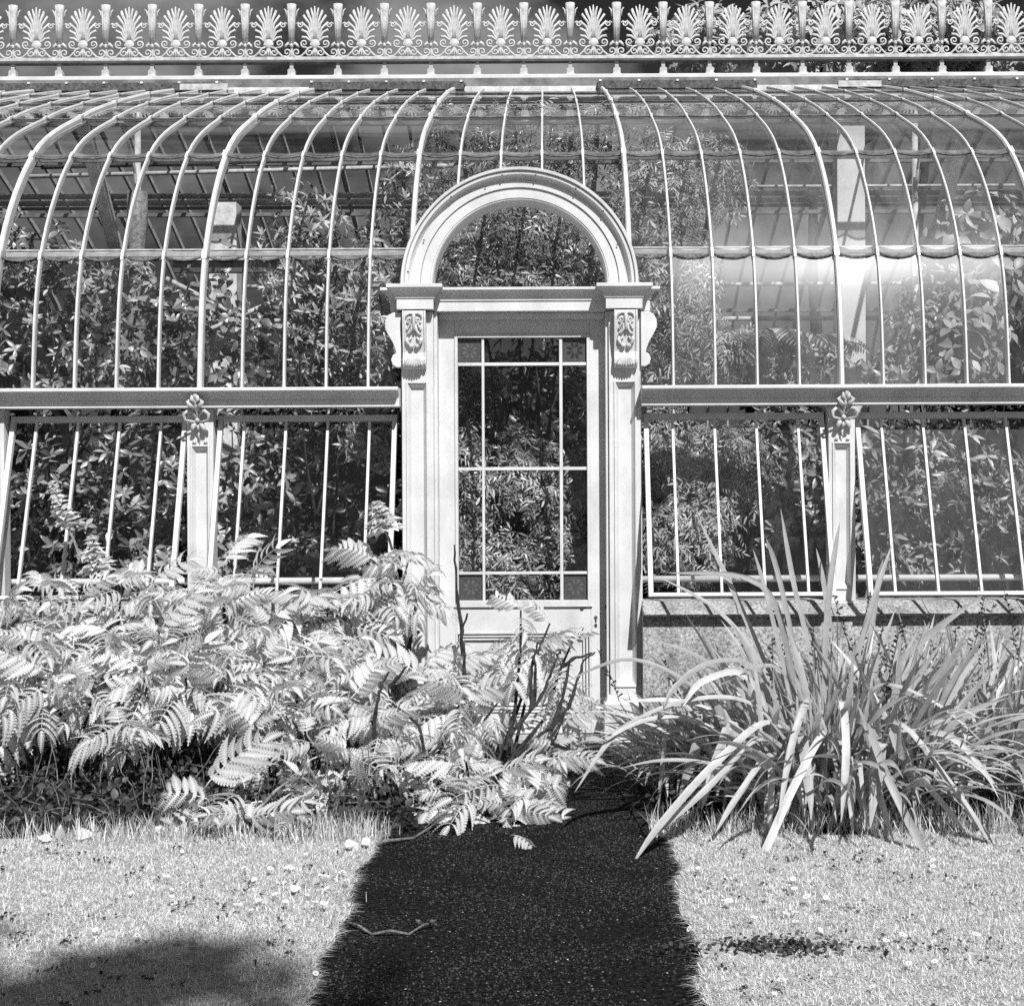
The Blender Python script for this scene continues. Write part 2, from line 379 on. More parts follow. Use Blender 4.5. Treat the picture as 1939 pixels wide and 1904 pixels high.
# ------------------------------------------------------------------ the glasshouse
GH = empty('glasshouse', (0, 0, 0), 'white Victorian glasshouse with curved glass roof, arched door and ornate iron ridge cresting', 'glasshouse')
PROF = [(0.0, 2.668), (0.211, 3.760), (0.951, 4.687), (2.146, 5.305), (3.161, 5.721), (4.313, 6.137), (5.455, 6.515)]
def spline(u):                          # u 0..6, one unit per pane
    i = min(int(u), 5); t = u - i
    q = [Vector(p) for p in PROF]
    p1, p2 = q[i], q[i + 1]
    p0 = q[i - 1] if i else Vector((0.0, 2.668 - 1.0)); p3 = q[i + 2] if i < 5 else p2 * 2 - p1
    return 0.5 * ((2 * p1) + (p2 - p0) * t + (2 * p0 - 5 * p1 + 4 * p2 - p3) * t * t + (3 * p1 - p0 - 3 * p2 + p3) * t ** 3)
def sp(u, off=0.0):                     # point on the roof profile, off metres outwards
    u = max(0.0, min(6.0, u))
    a, b = spline(max(0, u - 0.02)), spline(min(6, u + 0.02)); t = (b - a).normalized(); nrm = Vector((-t.y, t.x))
    p = spline(u) + nrm * off
    return p.x, p.y
FAT = [-7.2, -5.6, -4.015, -2.43, -0.838, 0.838, 2.43, 4.015, 5.6, 7.2]
RIBX = []
for a, b in zip(FAT, FAT[1:]):
    RIBX += [(a + (b - a) * k / 5, k == 0) for k in range(5)]
RIBX.append((FAT[-1], True))
ARC_C, ARC_R = (X(986), Z(545)), 224 / PPM
def arch_z(x):                          # top of the door arch above x, or None beside it
    d = abs(x - ARC_C[0])
    return None if d >= ARC_R else ARC_C[1] + math.sqrt(ARC_R ** 2 - d * d)
def u_for_z(z):
    lo, hi = 0.0, 6.0
    for _ in range(30):
        m = (lo + hi) / 2
        if spline(m).y < z: lo = m
        else: hi = m
    return lo

# ribs
def rib(x, fat):
    za = arch_z(x); u0 = 0.0 if za is None else u_for_z(za - 0.02)
    wd = 0.0195 if fat else 0.0102
    up, dn = (0.035, -0.045) if fat else (0.022, -0.03)
    m = MB(); rs = []; n = 40
    for i in range(n + 1):
        u = u0 + (6 - u0) * i / n
        a, b, c = sp(u, dn), sp(u, up * 0.55), sp(u, up)
        rs.append([(x - wd, a[0], a[1]), (x - wd, b[0], b[1]), (x - wd * 0.55, c[0], c[1]), (x + wd * 0.55, c[0], c[1]), (x + wd, b[0], b[1]), (x + wd, a[0], a[1])])
    m.rings(rs)
    for k in range(1, 6):               # small step where each pane laps the next
        if k > u0 + 0.05:
            a, b, c, d = sp(k - 0.10, -0.012), sp(k - 0.02, -0.012), sp(k - 0.02, up + 0.006), sp(k - 0.09, up + 0.004)
            w2 = wd * 1.06
            m.prism_x([a, b, c, d], x - w2, x + w2)
    o = m.build('rib', M['paint'], GH)
    return o
for x, fat in RIBX: rib(x, fat)

# panes
def pane(xa, xb, k, mat):
    x0, x1 = xa + 0.009, xb - 0.009
    nu, nv = 6, 7
    sag, lap = 0.035, 0.05
    m = MB(); grid = []
    for i in range(nu + 1):
        f = i / nu; x = x0 + (x1 - x0) * f
        ub = k - (lap + sag * (1 - (2 * f - 1) ** 2) if k else 0.0)
        za = arch_z(x); clip = za is not None and u_for_z(za - 0.03) > ub
        if clip: ub = min(u_for_z(za - 0.03), k + 0.98)
        colm = []
        for j in range(nv + 1):
            t = j / nv
            # first strip is the lapped foot of the pane
            u = ub + 0.055 * min(1, t * nv) if j <= 1 else ub + 0.055 + (k + 1.0 - ub - 0.055) * (j - 1) / (nv - 1)
            q = sp(min(u, k + 1.0), 0.009 * (1 - t) + 0.001)
            colm.append((x, q[0], q[1]))
        grid.append(colm)
    vs = [p for c in grid for p in c]; n = nv + 1
    for i in range(nu):
        for j in range(nv):
            m.add([], []) ; m.f.append((i * n + j, (i + 1) * n + j, (i + 1) * n + j + 1, i * n + j + 1)); m.m.append(1 if (j == 0 and k) else 0)
    m.v = [tuple(v) for v in vs]
    if k:                               # dark putty line under the foot of the pane
        o0 = len(m.v)
        for c in grid:
            a = Vector(c[0]); t = (Vector(c[1]) - a).normalized(); nr = Vector((0, -t.z, t.y))
            for q in (a - t * 0.001 + nr * 0.006, a - t * 0.016 + nr * 0.005, a - t * 0.016 - nr * 0.006, a - t * 0.001 - nr * 0.006): m.v.append(tuple(q))
        for i in range(nu):
            for j in range(4):
                m.f.append((o0 + i * 4 + j, o0 + (i + 1) * 4 + j, o0 + (i + 1) * 4 + (j + 1) % 4, o0 + i * 4 + (j + 1) % 4)); m.m.append(2)
    return m.build('pane', [mat, M['glass_lap'], M['putty']], GH, smooth=True, fix=False)
for i in range(len(RIBX) - 1):
    xa, xb = RIBX[i][0], RIBX[i + 1][0]; xm = (xa + xb) / 2
    for k in range(6):
        za = arch_z(xm)
        if za is not None:
            lowest = min(arch_z(x) or 0 for x in (xa, xb))
            if PROF[k + 1][1] < max(lowest, 2.9) : continue
            if lowest == 0 and k == 0 and abs(xm) < 0.7: continue
        g = 'glass' if xm < -0.9 else 'glass_mid' if xm < 0.9 else 'glass_dusty'
        if k >= 3: g = 'glass_mid' if xm < 0.9 else 'glass_dusty'
        if xm > 0.9 and k == 0: g = 'glass_film' if 1.2 < xm < 3.7 else 'glass_dusty'
        if 1.6 < xm < 3.6 and k == 1: g = 'glass_film'
        if 2.1 < xm < 3.1 and k == 0: g = 'glass_haze'
        if xm < -0.9 and rnd.random() < 0.22: g = 'glass_mid'
        pane(xa, xb, k, M[g])

# purlins behind the laps
for k in (1, 2, 3, 4, 5):
    for a, b in zip(FAT, FAT[1:]):
        if k == 1 and abs(a + b) < 0.2: continue
        y, z = sp(k + 0.005, -0.045)
        m = MB(); m.box(a + 0.024, b - 0.024, y - 0.004, y + 0.03, z - 0.028, z + 0.024)
        m.box(a + 0.024, b - 0.024, y - 0.012, y - 0.0045, z + 0.016, z + 0.026)
        m.build('purlin', M['lead'] if k != 1 else M['paint_old'], GH)

# transom rail (gutter moulding) between the door and the ends
zt0, zt1, zt2, zt3 = Z(734), Z(741), Z(757), Z(770)
def transom(x0, x1):
    pr = [(0.06, zt0), (-0.185, zt0), (-0.19, zt0 - 0.008), (-0.19, zt1 + 0.002), (-0.182, zt1)]
    for t in range(6):
        a = t / 5 * PI / 2
        pr.append((-0.172 + 0.085 * math.sin(a) * 1.0, zt1 - 0.006 - (zt1 - zt2 - 0.008) * (1 - math.cos(a))))
    pr += [(-0.095, zt2), (-0.095, zt3), (0.06, zt3)]
    m = MB(); m.prism_x(pr, x0, x1)
    return m.build('transom_rail', M['paint'], GH, bevel=0.003)
PIERX = [-7.2, -5.6, -4.015, -2.43, 2.43, 4.015, 5.6, 7.2]
XDL, XDR = X(759), X(1214)
transom(-7.3, XDL); transom(XDR, 7.3)

# plinth, sill
sill_z, nose_z = Z(1139, 0.02), Z(1166, -0.17)
for nm, x0, x1 in (('plinth_wall', -7.3, X(761)), ('plinth_wall', X(1214), 7.3)):
    m = MB(); m.prism_x([(-0.135, -0.05), (-0.135, nose_z - 0.012), (0.3, nose_z - 0.012), (0.3, -0.05)], x0, x1)
    m.build(nm, M['stone'], GH)
    n = 9
    for i in range(n):                  # sloping sill stones with fine joints
        a, b = x0 + (x1 - x0) * i / n, x0 + (x1 - x0) * (i + 1) / n
        m = MB(); m.prism_x([(-0.175, nose_z), (-0.18, nose_z - 0.0115), (0.3, nose_z - 0.0115), (0.3, sill_z), (0.02, sill_z)], a + 0.002, b - 0.002)
        m.build('sill_stone', M['stone'], GH, bevel=0.006)

# bay piers with moulded panels and a cast flower at the head
def panel_mould(m, x0, x1, z0, z1, yf, wd=0.02, dep=0.022):
    """raised frame round a sunk bevelled panel on the plane y = yf"""
    for k, (o, d) in enumerate(((0, -0.010), )):
        m.box(x0, x0 + wd, yf - 0.011, yf + 0.004, z0, z1); m.box(x1 - wd, x1, yf - 0.011, yf + 0.004, z0, z1)
        m.box(x0 + wd, x1 - wd, yf - 0.0105, yf + 0.004, z1 - wd, z1); m.box(x0 + wd, x1 - wd, yf - 0.0105, yf + 0.004, z0, z0 + wd)
def sunk_pier(m, x0, x1, px0, px1, z0, z1, pz0, pz1, yf, yb, dep=0.03, bev=0.03):
    """pier from x0..x1 whose front has a sunk panel px0..px1, pz0..pz1 with splayed sides"""
    o = [(x0, yf, z0), (x1, yf, z0), (x1, yf, z1), (x0, yf, z1)]
    p = [(px0, yf, pz0), (px1, yf, pz0), (px1, yf, pz1), (px0, yf, pz1)]
    q = [(px0 + bev, yf + dep, pz0 + bev), (px1 - bev, yf + dep, pz0 + bev), (px1 - bev, yf + dep, pz1 - bev), (px0 + bev, yf + dep, pz1 - bev)]
    bk = [(x0, yb, z0), (x1, yb, z0), (x1, yb, z1), (x0, yb, z1)]
    f = []
    for i in range(4):
        j = (i + 1) % 4
        f += [(i, j, 4 + j, 4 + i), (4 + i, 4 + j, 8 + j, 8 + i), (i, 12 + i, 12 + j, j)]
    f += [(8, 9, 10, 11), (15, 14, 13, 12)]
    m.add(o + p + q + bk, f)
def curl(cx, cz, r0, r1, a0, a1, n=12):
    return [(cx + (r0 + (r1 - r0) * i / n) * math.cos(a0 + (a1 - a0) * i / n), cz + (r0 + (r1 - r0) * i / n) * math.sin(a0 + (a1 - a0) * i / n)) for i in range(n + 1)]
def cast_flower(xc, parent):
    """iris-like casting that laps over the transom"""
    zc = Z(790); y = -0.02; m = MB()
    def t(pts, rad, fl=0.8): m.tube([(xc + a, b, zc + c) for a, b, c in pts], rad, 7, fl)
    t([(0, y - 0.01, -0.10), (0, y - 0.03, 0.0), (0.003, y - 0.10, 0.08), (0.0, y - 0.13, 0.13)], [0.010, 0.016, 0.016, 0.008])
    for s in (-1, 1):
        t([(s * 0.004, y - 0.04, -0.01), (s * 0.03, y - 0.08, 0.045), (s * 0.062, y - 0.10, 0.055), (s * 0.092, y - 0.10, 0.03), (s * 0.088, y - 0.085, -0.012), (s * 0.05, y - 0.06, -0.022), (s * 0.012, y - 0.045, -0.026)],
          [0.008, 0.012, 0.014, 0.014, 0.012, 0.010, 0.006])
        t([(s * 0.004, y - 0.03, -0.02), (s * 0.03, y - 0.05, -0.05), (s * 0.045, y - 0.04, -0.085), (s * 0.05, y - 0.02, -0.10)], [0.008, 0.020, 0.016, 0.004], 0.5)
        t([(s * 0.006, y - 0.10, 0.07), (s * 0.04, y - 0.135, 0.095), (s * 0.055, y - 0.135, 0.12), (s * 0.035, y - 0.13, 0.14)], [0.010, 0.018, 0.016, 0.005], 0.6)
        t([(s * 0.004, y - 0.12, 0.11), (s * 0.024, y - 0.145, 0.14), (s * 0.022, y - 0.14, 0.17)], [0.010, 0.017, 0.005], 0.6)
        m.ball((xc + s * 0.03, y - 0.035, zc - 0.03), 0.018)
    t([(0, y - 0.12, 0.12), (0.004, y - 0.145, 0.17), (0.002, y - 0.135, 0.205)], [0.014, 0.018, 0.005], 0.6)
    m.ball((xc, y - 0.05, zc - 0.012), 0.02); m.ball((xc, y - 0.03, zc - 0.062), 0.016, sz=1.6)
    t([(0, y - 0.01, -0.09), (-0.004, y - 0.012, -0.13), (0.006, y, -0.17)], [0.010, 0.008, 0.004])
    for s in (-1, 1):
        m.prism_y([(xc + s * 0.028, Z(836)), (xc + s * 0.042, Z(828)), (xc + s * 0.058, Z(836))], -0.014, 0.0)
    return m.build('cast_flower', M['iron'], parent, smooth=True)
for xp in PIERX:
    hw = 0.100
    zb, zu = Z(1140), zt3 - 0.002
    m = MB()
    sunk_pier(m, xp - hw, xp + hw, xp - 0.058, xp + 0.058, zb, zu, Z(1112), Z(845), 0.0, 0.12, 0.034, 0.02)
    panel_mould(m, xp - 0.072, xp + 0.072, Z(1118), Z(839), 0.0, 0.013)
    p = m.build('pier', M['paint'], GH, bevel=0.003)
    m = MB(); m.box(xp - 0.115, xp + 0.115, -0.03, 0.12, sill_z - 0.02, zb - 0.001)
    m.build('pier_base', M['paint'], p)
    cast_flower(xp, p)

# top-hung sashes standing open at the foot
HY, BY = 0.115, -0.335
def hung(xa, xb):
    ztop, zbot = Z(785, HY), Z(1131, BY)
    d = Vector((0, BY - HY, zbot - ztop)); L = d.length; d.normalize(); nr = Vector((0, -d.z * -1, 0)); nr = Vector((0, d.z, -d.y))
    if nr.y > 0: nr = -nr                                     # outwards
    def bar(m, x0, x1, s0, s1, t0, t1):
        pr = []
        for s, t in ((s0, t0), (s1, t0), (s1, t1), (s0, t1)):
            q = Vector((0, HY, ztop)) + d * s + nr * t; pr.append((q.y, q.z))
        m.prism_x(pr, x0, x1)
    m = MB()
    bar(m, xa, xa + 0.036, 0, L, -0.022, 0.022); bar(m, xb - 0.036, xb, 0, L, -0.022, 0.022)
    bar(m, xa + 0.036, xb - 0.036, 0, 0.045, -0.02, 0.02); bar(m, xa + 0.036, xb - 0.036, L - 0.028, L, -0.02, 0.023)
    s = m.build('sash', M['paint'], GH, bevel=0.003)
    xs = [x for x, f in RIBX if xa + 0.1 < x < xb - 0.1]
    for x in xs:
        m = MB(); bar(m, x - 0.010, x + 0.010, 0.045, L - 0.028, -0.014, 0.018); m.build('glazing_bar', M['paint'], s, bevel=0.002)
    ed = [xa + 0.034] + xs + [xb - 0.034]
    for a, b in zip(ed, ed[1:]):
        q0 = Vector((0, HY, ztop)) + d * 0.03; q1 = Vector((0, HY, ztop)) + d * (L - 0.015)
        m = MB(); m.add([(a, q0.y, q0.z), (b, q0.y, q0.z), (b, q1.y, q1.z), (a, q1.y, q1.z)], [(0, 1, 2, 3)])
        m.build('pane', M['glass' if a < 1 else 'glass_mid' if a < 2.4 else 'glass_dusty'], s, fix=False)
    m = MB()                                                  # casement stay
    q = Vector((0, HY, ztop)) + d * (L - 0.25)
    m.tube([(xb - 0.05, q.y, q.z), (xb - 0.05, 0.05, q.z - 0.18)], 0.008); m.build('stay', M['dark_iron'], s)
edges = [(-7.2, -5.6), (-5.6, -4.015), (-4.015, -2.43), (-2.43, None), (None, 2.43), (2.43, 4.015), (4.015, 5.6), (5.6, 7.2)]
for a, b in edges:
    xa = X(1221) if a is None else a + 0.118
    xb = X(750) if b is None else b - 0.118
    hung(xa, xb)

# ------------------------------------------------------------------ door surround
REC = 0.17                                                   # door face behind the pilaster front
def ring_block(m, x0, x1, yf, yb, levels, side=1.0):
    rs = []
    for z, o in levels:
        rs.append([(x0 - o * side, yf - o, z), (x1 + o * side, yf - o, z), (x1 + o * side, yb, z), (x0 - o * side, yb, z)])
    m.rings(rs)
def cornice(z0, zf, zl, zt, out):
    lv = [(z0, 0), (zf, 0), (zf + 0.001, 0.010), (zf + 0.006, 0.010)]
    for t in range(1, 6):
        a = t / 5 * PI / 2
        lv.append((zf + 0.006 + (zl - zf - 0.010) * math.sin(a), 0.012 + (out - 0.02) * (1 - math.cos(a))))
    return lv + [(zl, out - 0.006), (zl + 0.002, out), (zt, out)]
for s, xs, px in ((-1, (X(762), X(822)), (X(774), X(807.5))), (1, (X(1154), X(1214)), (X(1167.5), X(1202)))):
    z0 = Z(1315); zu = Z(589)
    m = MB()
    sunk_pier(m, xs[0], xs[1], px[0], px[1], z0, zu, Z(1297), Z(727), 0.0, 0.55, 0.036, 0.022)
    panel_mould(m, px[0] - 0.016, px[1] + 0.016, Z(1301), Z(721), 0.0, 0.014)
    p = m.build('door_pilaster', M['paint'], GH, bevel=0.003)
    m = MB(); ring_block(m, xs[0] - 0.012, xs[1] + 0.012, -0.015, 0.55, [(-0.03, 0.035), (Z(1332), 0.035), (Z(1327), 0.02), (Z(1318), 0.012), (z0 - 0.001, 0.0)])
    m.build('base_block', M['paint'], p, bevel=0.003)
    m = MB()                                                 # jamb beside the door
    if s < 0: m.box(xs[1] + 0.001, X(829), 0.03, 0.5, -0.02, zu)
    else: m.box(X(1148), xs[0] - 0.001, 0.03, 0.5, -0.02, zu)
    m.build('jamb', M['paint'], p, bevel=0.003)
    # entablature block over the pilaster
    bx = (X(755), X(824)) if s < 0 else (X(1148), X(1217))
    m = MB(); ring_block(m, bx[0], bx[1], -0.085, 0.6, cornice(Z(587), Z(566.5), Z(548.5), Z(541.5), 0.072))
    m.build('entablature_block', M['paint'], GH, bevel=0.002)
    wx = (X(739), X(756)) if s < 0 else (X(1216), X(1234))   # set-back wing
    m = MB(); ring_block(m, wx[0], wx[1], 0.06, 0.6, cornice(Z(590, 0.06), Z(568, 0.06), Z(551, 0.06), Z(545, 0.06), 0.07))
    m.build('entablature_wing', M['paint'], GH, bevel=0.002)
    # scrolled console on the pilaster
    cxm = (X(765) + X(809.5)) / 2 if s < 0 else (X(1163.5) + X(1207.5)) / 2
    hw = 0.088; zt = Z(589.5); H = Z(589.5) - Z(703)
    pr = [(0.0, 0.0), (-0.082, 0.0), (-0.088, 0.05), (-0.08, 0.13), (-0.06, 0.24), (-0.045, 0.31), (-0.05, 0.345), (-0.062, 0.37), (-0.062, 0.40), (-0.045, 0.43), (-0.02, 0.437), (0.0, 0.425)]
    pr = [(y, zt - z * H / 0.455) for y, z in pr]
    m = MB(); m.prism_x(pr, cxm - hw + 0.014, cxm + hw - 0.014)
    pe = [(y * 1.14 - (0.001 if y < 0 else 0), z) for y, z in pr]
    m.prism_x(pe, cxm - hw, cxm - hw + 0.0135); m.prism_x(pe, cxm + hw - 0.0135, cxm + hw)
    c = m.build('console', M['paint'], GH, smooth=False, bevel=0.004)
    m = MB()                                                 # carved leaf ornament on its face
    def yb(z):                                               # console face at depth z below its top
        return float(np.interp(z, [0, 0.05, 0.13, 0.24, 0.31, 0.37, 0.43], [-0.084, -0.09, -0.082, -0.062, -0.048, -0.064, -0.05]))
    k = H / 0.455
    def q(dx, dz, o=0.006): return (cxm + dx, yb(dz) - o, zt - dz * k)
    for sd in (-1, 1):
        m.tube([q(sd * 0.034 + sd * a, 0.075 + b) for a, b in curl(0, 0, 0.022, 0.004, 0.5, 0.5 - sd * 0 + 9.0, 16)], [0.007] * 10 + [0.006] * 7, 6)
        m.tube([q(sd * 0.008, 0.03), q(sd * 0.03, 0.02, 0.012), q(sd * 0.055, 0.035, 0.010), q(sd * 0.058, 0.06)], [0.007, 0.009, 0.008, 0.004], 6)
        m.tube([q(sd * 0.012, 0.10), q(sd * 0.018, 0.15, 0.012), q(sd * 0.036, 0.175, 0.012), q(sd * 0.058, 0.185, 0.008)], [0.009, 0.011, 0.010, 0.004], 6)
        m.tube([q(sd * 0.05, 0.20), q(sd * 0.054, 0.225, 0.012), q(sd * 0.044, 0.25, 0.014), q(sd * 0.026, 0.262, 0.014)], [0.010, 0.014, 0.014, 0.008], 6)
        m.tube([q(sd * 0.02, 0.20), q(sd * 0.032, 0.215, 0.012), q(sd * 0.04, 0.235, 0.012)], [0.008, 0.010, 0.006], 6)
        m.ball(q(sd * 0.022, 0.268, 0.012), 0.021, sz=0.9)
        for j in range(4):
            m.ball(q(sd * (0.03 + 0.007 * j), 0.105 + 0.012 * j, 0.006), 0.010)
    m.tube([q(0, 0.015), q(0, 0.06, 0.016), q(0, 0.12, 0.016), q(0, 0.17, 0.01)], [0.008, 0.014, 0.012, 0.010], 7)
    m.ball(q(0, 0.05, 0.012), 0.017); m.ball(q(0, 0.085, 0.014), 0.014)
    for j in range(7):                                       # acanthus fan at the foot
        a = (j - 3) / 3
        m.tube([q(a * 0.012, 0.325, 0.008), q(a * 0.036, 0.365, 0.024), q(a * 0.060, 0.405, 0.020), q(a * 0.056, 0.435 - 0.02 * abs(a), 0.03)], [0.008, 0.013, 0.013, 0.006], 6, 0.8)
    m.build('acanthus_carving', M['iron'], c, smooth=True)
    # flat scroll bracket on the flank of the doorcase
    o = -1 if s < 0 else 1
    xe = X(761.5) if s < 0 else X(1214.5)
    sil = [(0, 592), (14, 591), (24, 596), (30, 607), (30, 621), (24, 634), (16, 647), (11, 660), (9, 668), (15, 671), (19, 680), (16, 690), (8, 695), (0, 694)]
    m = MB(); m.prism_y([(xe + o * a / PPM, Z(b)) for a, b in sil], -0.035, 0.06)
    m.build('scroll_bracket', M['paint'], GH, bevel=0.004)
    m = MB()                                                 # flank wall of the doorcase behind the pilaster
    m.box(xe - 0.03 if s > 0 else xe - 0.012, xe + 0.012 if s > 0 else xe + 0.03, 0.1, 0.32, -0.02, Z(590))
    m.build('flank_wall', M['paint'], GH)
m = MB(); ring_block(m, X(824) + 0.001, X(1148) - 0.001, 0.0, 0.5, cornice(Z(588.5), Z(569.5), Z(551), Z(545.5), 0.07), 0.0)
m.build('architrave', M['paint'], GH, bevel=0.002)
m = MB(); m.box(X(829) + 0.002, X(1148) - 0.002, 0.10, 0.45, Z(600), Z(588.5) - 0.001)
m.build('door_head', M['paint'], GH, bevel=0.004)

# arch
m = MB(); rs = []
prof = [(165, 0.25), (165, 0.014), (167, 0.002), (169.5, 0.0), (170, -0.006), (187, -0.008), (188, 0.0), (189, -0.022), (201.5, -0.024), (202, -0.016), (205, -0.018), (208, -0.034), (210, -0.060), (211, -0.074), (216, -0.076), (217, -0.064), (218.5, -0.092), (223, -0.094), (224, -0.085), (224, None), (214, None), (214, 0.25)]
for i in range(65):
    a = PI * i / 64
    zz = Z(541.3) + math.sin(a) * 221 / PPM; back = spline(u_for_z(zz)).x + 0.05
    rs.append([(ARC_C[0] - math.cos(a) * r / PPM, max(back, 0.26) if y is None else y, Z(541.3) + math.sin(a) * (r - 3) / PPM) for r, y in prof])
m.rings(rs)
arch = m.build('door_arch', M['paint'], GH)
for a in (0.12, 0.45, 0.92, 1.25, 1.42, 1.72, 2.1, 2.42, 2.75):          # dark bolt heads round the arch
    r = 200 if int(a * 100) % 2 else 211
    c = (ARC_C[0] - math.cos(a) * r / PPM, -0.04 if r == 200 else -0.076, Z(541.3) + math.sin(a) * (r - 3) / PPM)
    MB().ball(c, 0.007, sy=0.6).build('bolt_head', M['dark_iron'], arch)
m = MB(); nseg = 40
c0 = (ARC_C[0], 0.235, Z(541.3))
vs = [c0] + [(ARC_C[0] - math.cos(PI * i / nseg) * 168 / PPM, 0.235, Z(541.3) + math.sin(PI * i / nseg) * 165 / PPM) for i in range(nseg + 1)]
m.add(vs, [(0, i + 1, i + 2) for i in range(nseg)])
m.build('fanlight_pane', M['glass'], GH, fix=False)

# door leaf
dx0, dx1 = X(829, REC) , X(1148, REC)
ex = [X(v, REC) for v in (862, 868, 913, 918, 1060, 1066, 1113, 1118)]
ez = [Z(v, REC) for v in (633, 640, 686, 692, 884, 890, 1082, 1087, 1136, 1145)]
zb, zt = 0.02, Z(600, REC)
m = MB(); m.box(dx0, ex[0], REC, REC + 0.06, zb, zt)
door = m.build('door', M['paint'], GH, bevel=0.003)                       # the hinge stile carries the door's other members
def dpart(name, m, mat='paint', bevel=0.003, smooth=False): return m.build(name, M[mat], door, bevel=bevel, smooth=smooth)
dpart('stile', MB().box(ex[7], dx1, REC, REC + 0.06, zb, zt))
dpart('top_rail', MB().box(ex[0] + 0.0005, ex[7] - 0.0005, REC + 0.001, REC + 0.059, ez[0], zt))
lock_z = Z(1196, REC)
dpart('lock_rail', MB().box(ex[0] + 0.0005, ex[7] - 0.0005, REC + 0.001, REC + 0.059, lock_z, ez[9]))
dpart('bottom_rail', MB().box(ex[0] + 0.0005, ex[7] - 0.0005, REC + 0.001, REC + 0.059, zb, Z(1348, REC)))
m = MB(); px = (ex[0] + 0.0005, ex[7] - 0.0005); pz = (Z(1348, REC), lock_z)
m.box(px[0], px[1], REC + 0.030, REC + 0.05, pz[0], pz[1])
dpart('lower_panel', m)
m = MB()
for o, d, wdt in ((0.0, 0.0, 0.014), (0.022, 0.012, 0.016), (0.05, 0.018, 0.012)):
    a, b, c, e = px[0] + o, px[1] - o, pz[0] + o, pz[1] - o
    yf = REC - 0.010 + d
    m.box(a, a + wdt, yf, REC + 0.04, c, e); m.box(b - wdt, b, yf, REC + 0.04, c, e)
    m.box(a + wdt, b - wdt, yf + 0.0005, REC + 0.04, e - wdt, e); m.box(a + wdt, b - wdt, yf + 0.0005, REC + 0.04, c, c + wdt)
dpart('panel_moulding', m)
m = MB()                                                                  # moulding round the glazing
a, b, c, e, wdt = ex[0], ex[7], ez[9], ez[0], ex[1] - ex[0]
m.box(a, a + wdt, REC - 0.014, REC + 0.05, c, e); m.box(b - wdt, b, REC - 0.014, REC + 0.05, c, e)
m.box(a + wdt, b - wdt, REC - 0.0135, REC + 0.05, e - wdt, e); m.box(a + wdt, b - wdt, REC - 0.0135, REC + 0.05, c, ez[8])
m.box(a - 0.012, b + 0.012, REC - 0.018, REC + 0.01, c - 0.014, c - 0.0005)
dpart('glazing_moulding', m)
for a, b in ((ex[2], ex[3]), (ex[4], ex[5])):
    dpart('muntin', MB().box(a, b, REC + 0.002, REC + 0.045, ez[8] + 0.0005, ez[1] - 0.0005))
for a, b in ((ez[3], ez[2]), (ez[5], ez[4]), (ez[7], ez[6])):
    for x0, x1 in ((ex[1], ex[2]), (ex[3], ex[4]), (ex[5], ex[6])):
        dpart('muntin', MB().box(x0 + 0.0005, x1 - 0.0005, REC + 0.003, REC + 0.044, a, b))
rows = [(ez[2], ez[1]), (ez[4], ez[3]), (ez[6], ez[5]), (ez[8], ez[7])]
cols = [(ex[1], ex[2]), (ex[3], ex[4]), (ex[5], ex[6])]
for r, (z0, z1) in enumerate(rows):
    for c, (x0, x1) in enumerate(cols):
        etched = r in (0, 3) and c in (0, 2)
        m = MB()
        if etched: m.box(x0 - 0.003, x1 + 0.003, REC + 0.022, REC + 0.028, z0 - 0.003, z1 + 0.003)
        else: m.add([(x0 - 0.003, REC + 0.025, z0 - 0.003), (x1 + 0.003, REC + 0.025, z0 - 0.003), (x1 + 0.003, REC + 0.025, z1 + 0.003), (x0 - 0.003, REC + 0.025, z1 + 0.003)], [(0, 1, 2, 3)])
        if etched:                                                        # square border and a ring of eight leaves
            xc, zc, h = (x0 + x1) / 2, (z0 + z1) / 2, min(x1 - x0, z1 - z0) / 2
            yy = REC + 0.0205
            def strip(a, b, cc, d, mi): m.box(a, b, yy, REC + 0.0225, cc, d, mi)
            bw = 0.003; hh = h * 0.80
            strip(xc - hh, xc + hh, zc + hh - bw, zc + hh, 1); strip(xc - hh, xc + hh, zc - hh, zc - hh + bw, 1)
            strip(xc - hh, xc - hh + bw, zc - hh + bw, zc + hh - bw, 1); strip(xc + hh - bw, xc + hh, zc - hh + bw, zc + hh - bw, 1)
            for k in range(8):
                an = 2 * PI * k / 8 + PI / 8; ca, sa = math.cos(an), math.sin(an)
                lf = [(0.20, 0), (0.38, 0.11), (0.62, 0.10), (0.70, 0), (0.62, -0.10), (0.38, -0.11)]
                poly = [(xc + h * (p * ca - t * sa), zc + h * (p * sa + t * ca)) for p, t in lf]
                m.prism_y(poly, yy, REC + 0.0225, 2 if (r == 0 and c == 2) else 1)
            m.build('etched_pane', [M['glass_etched'], M['etch'], M['etch_dark']], door)
        else:
            m.build('pane', M['glass'], door, fix=False)
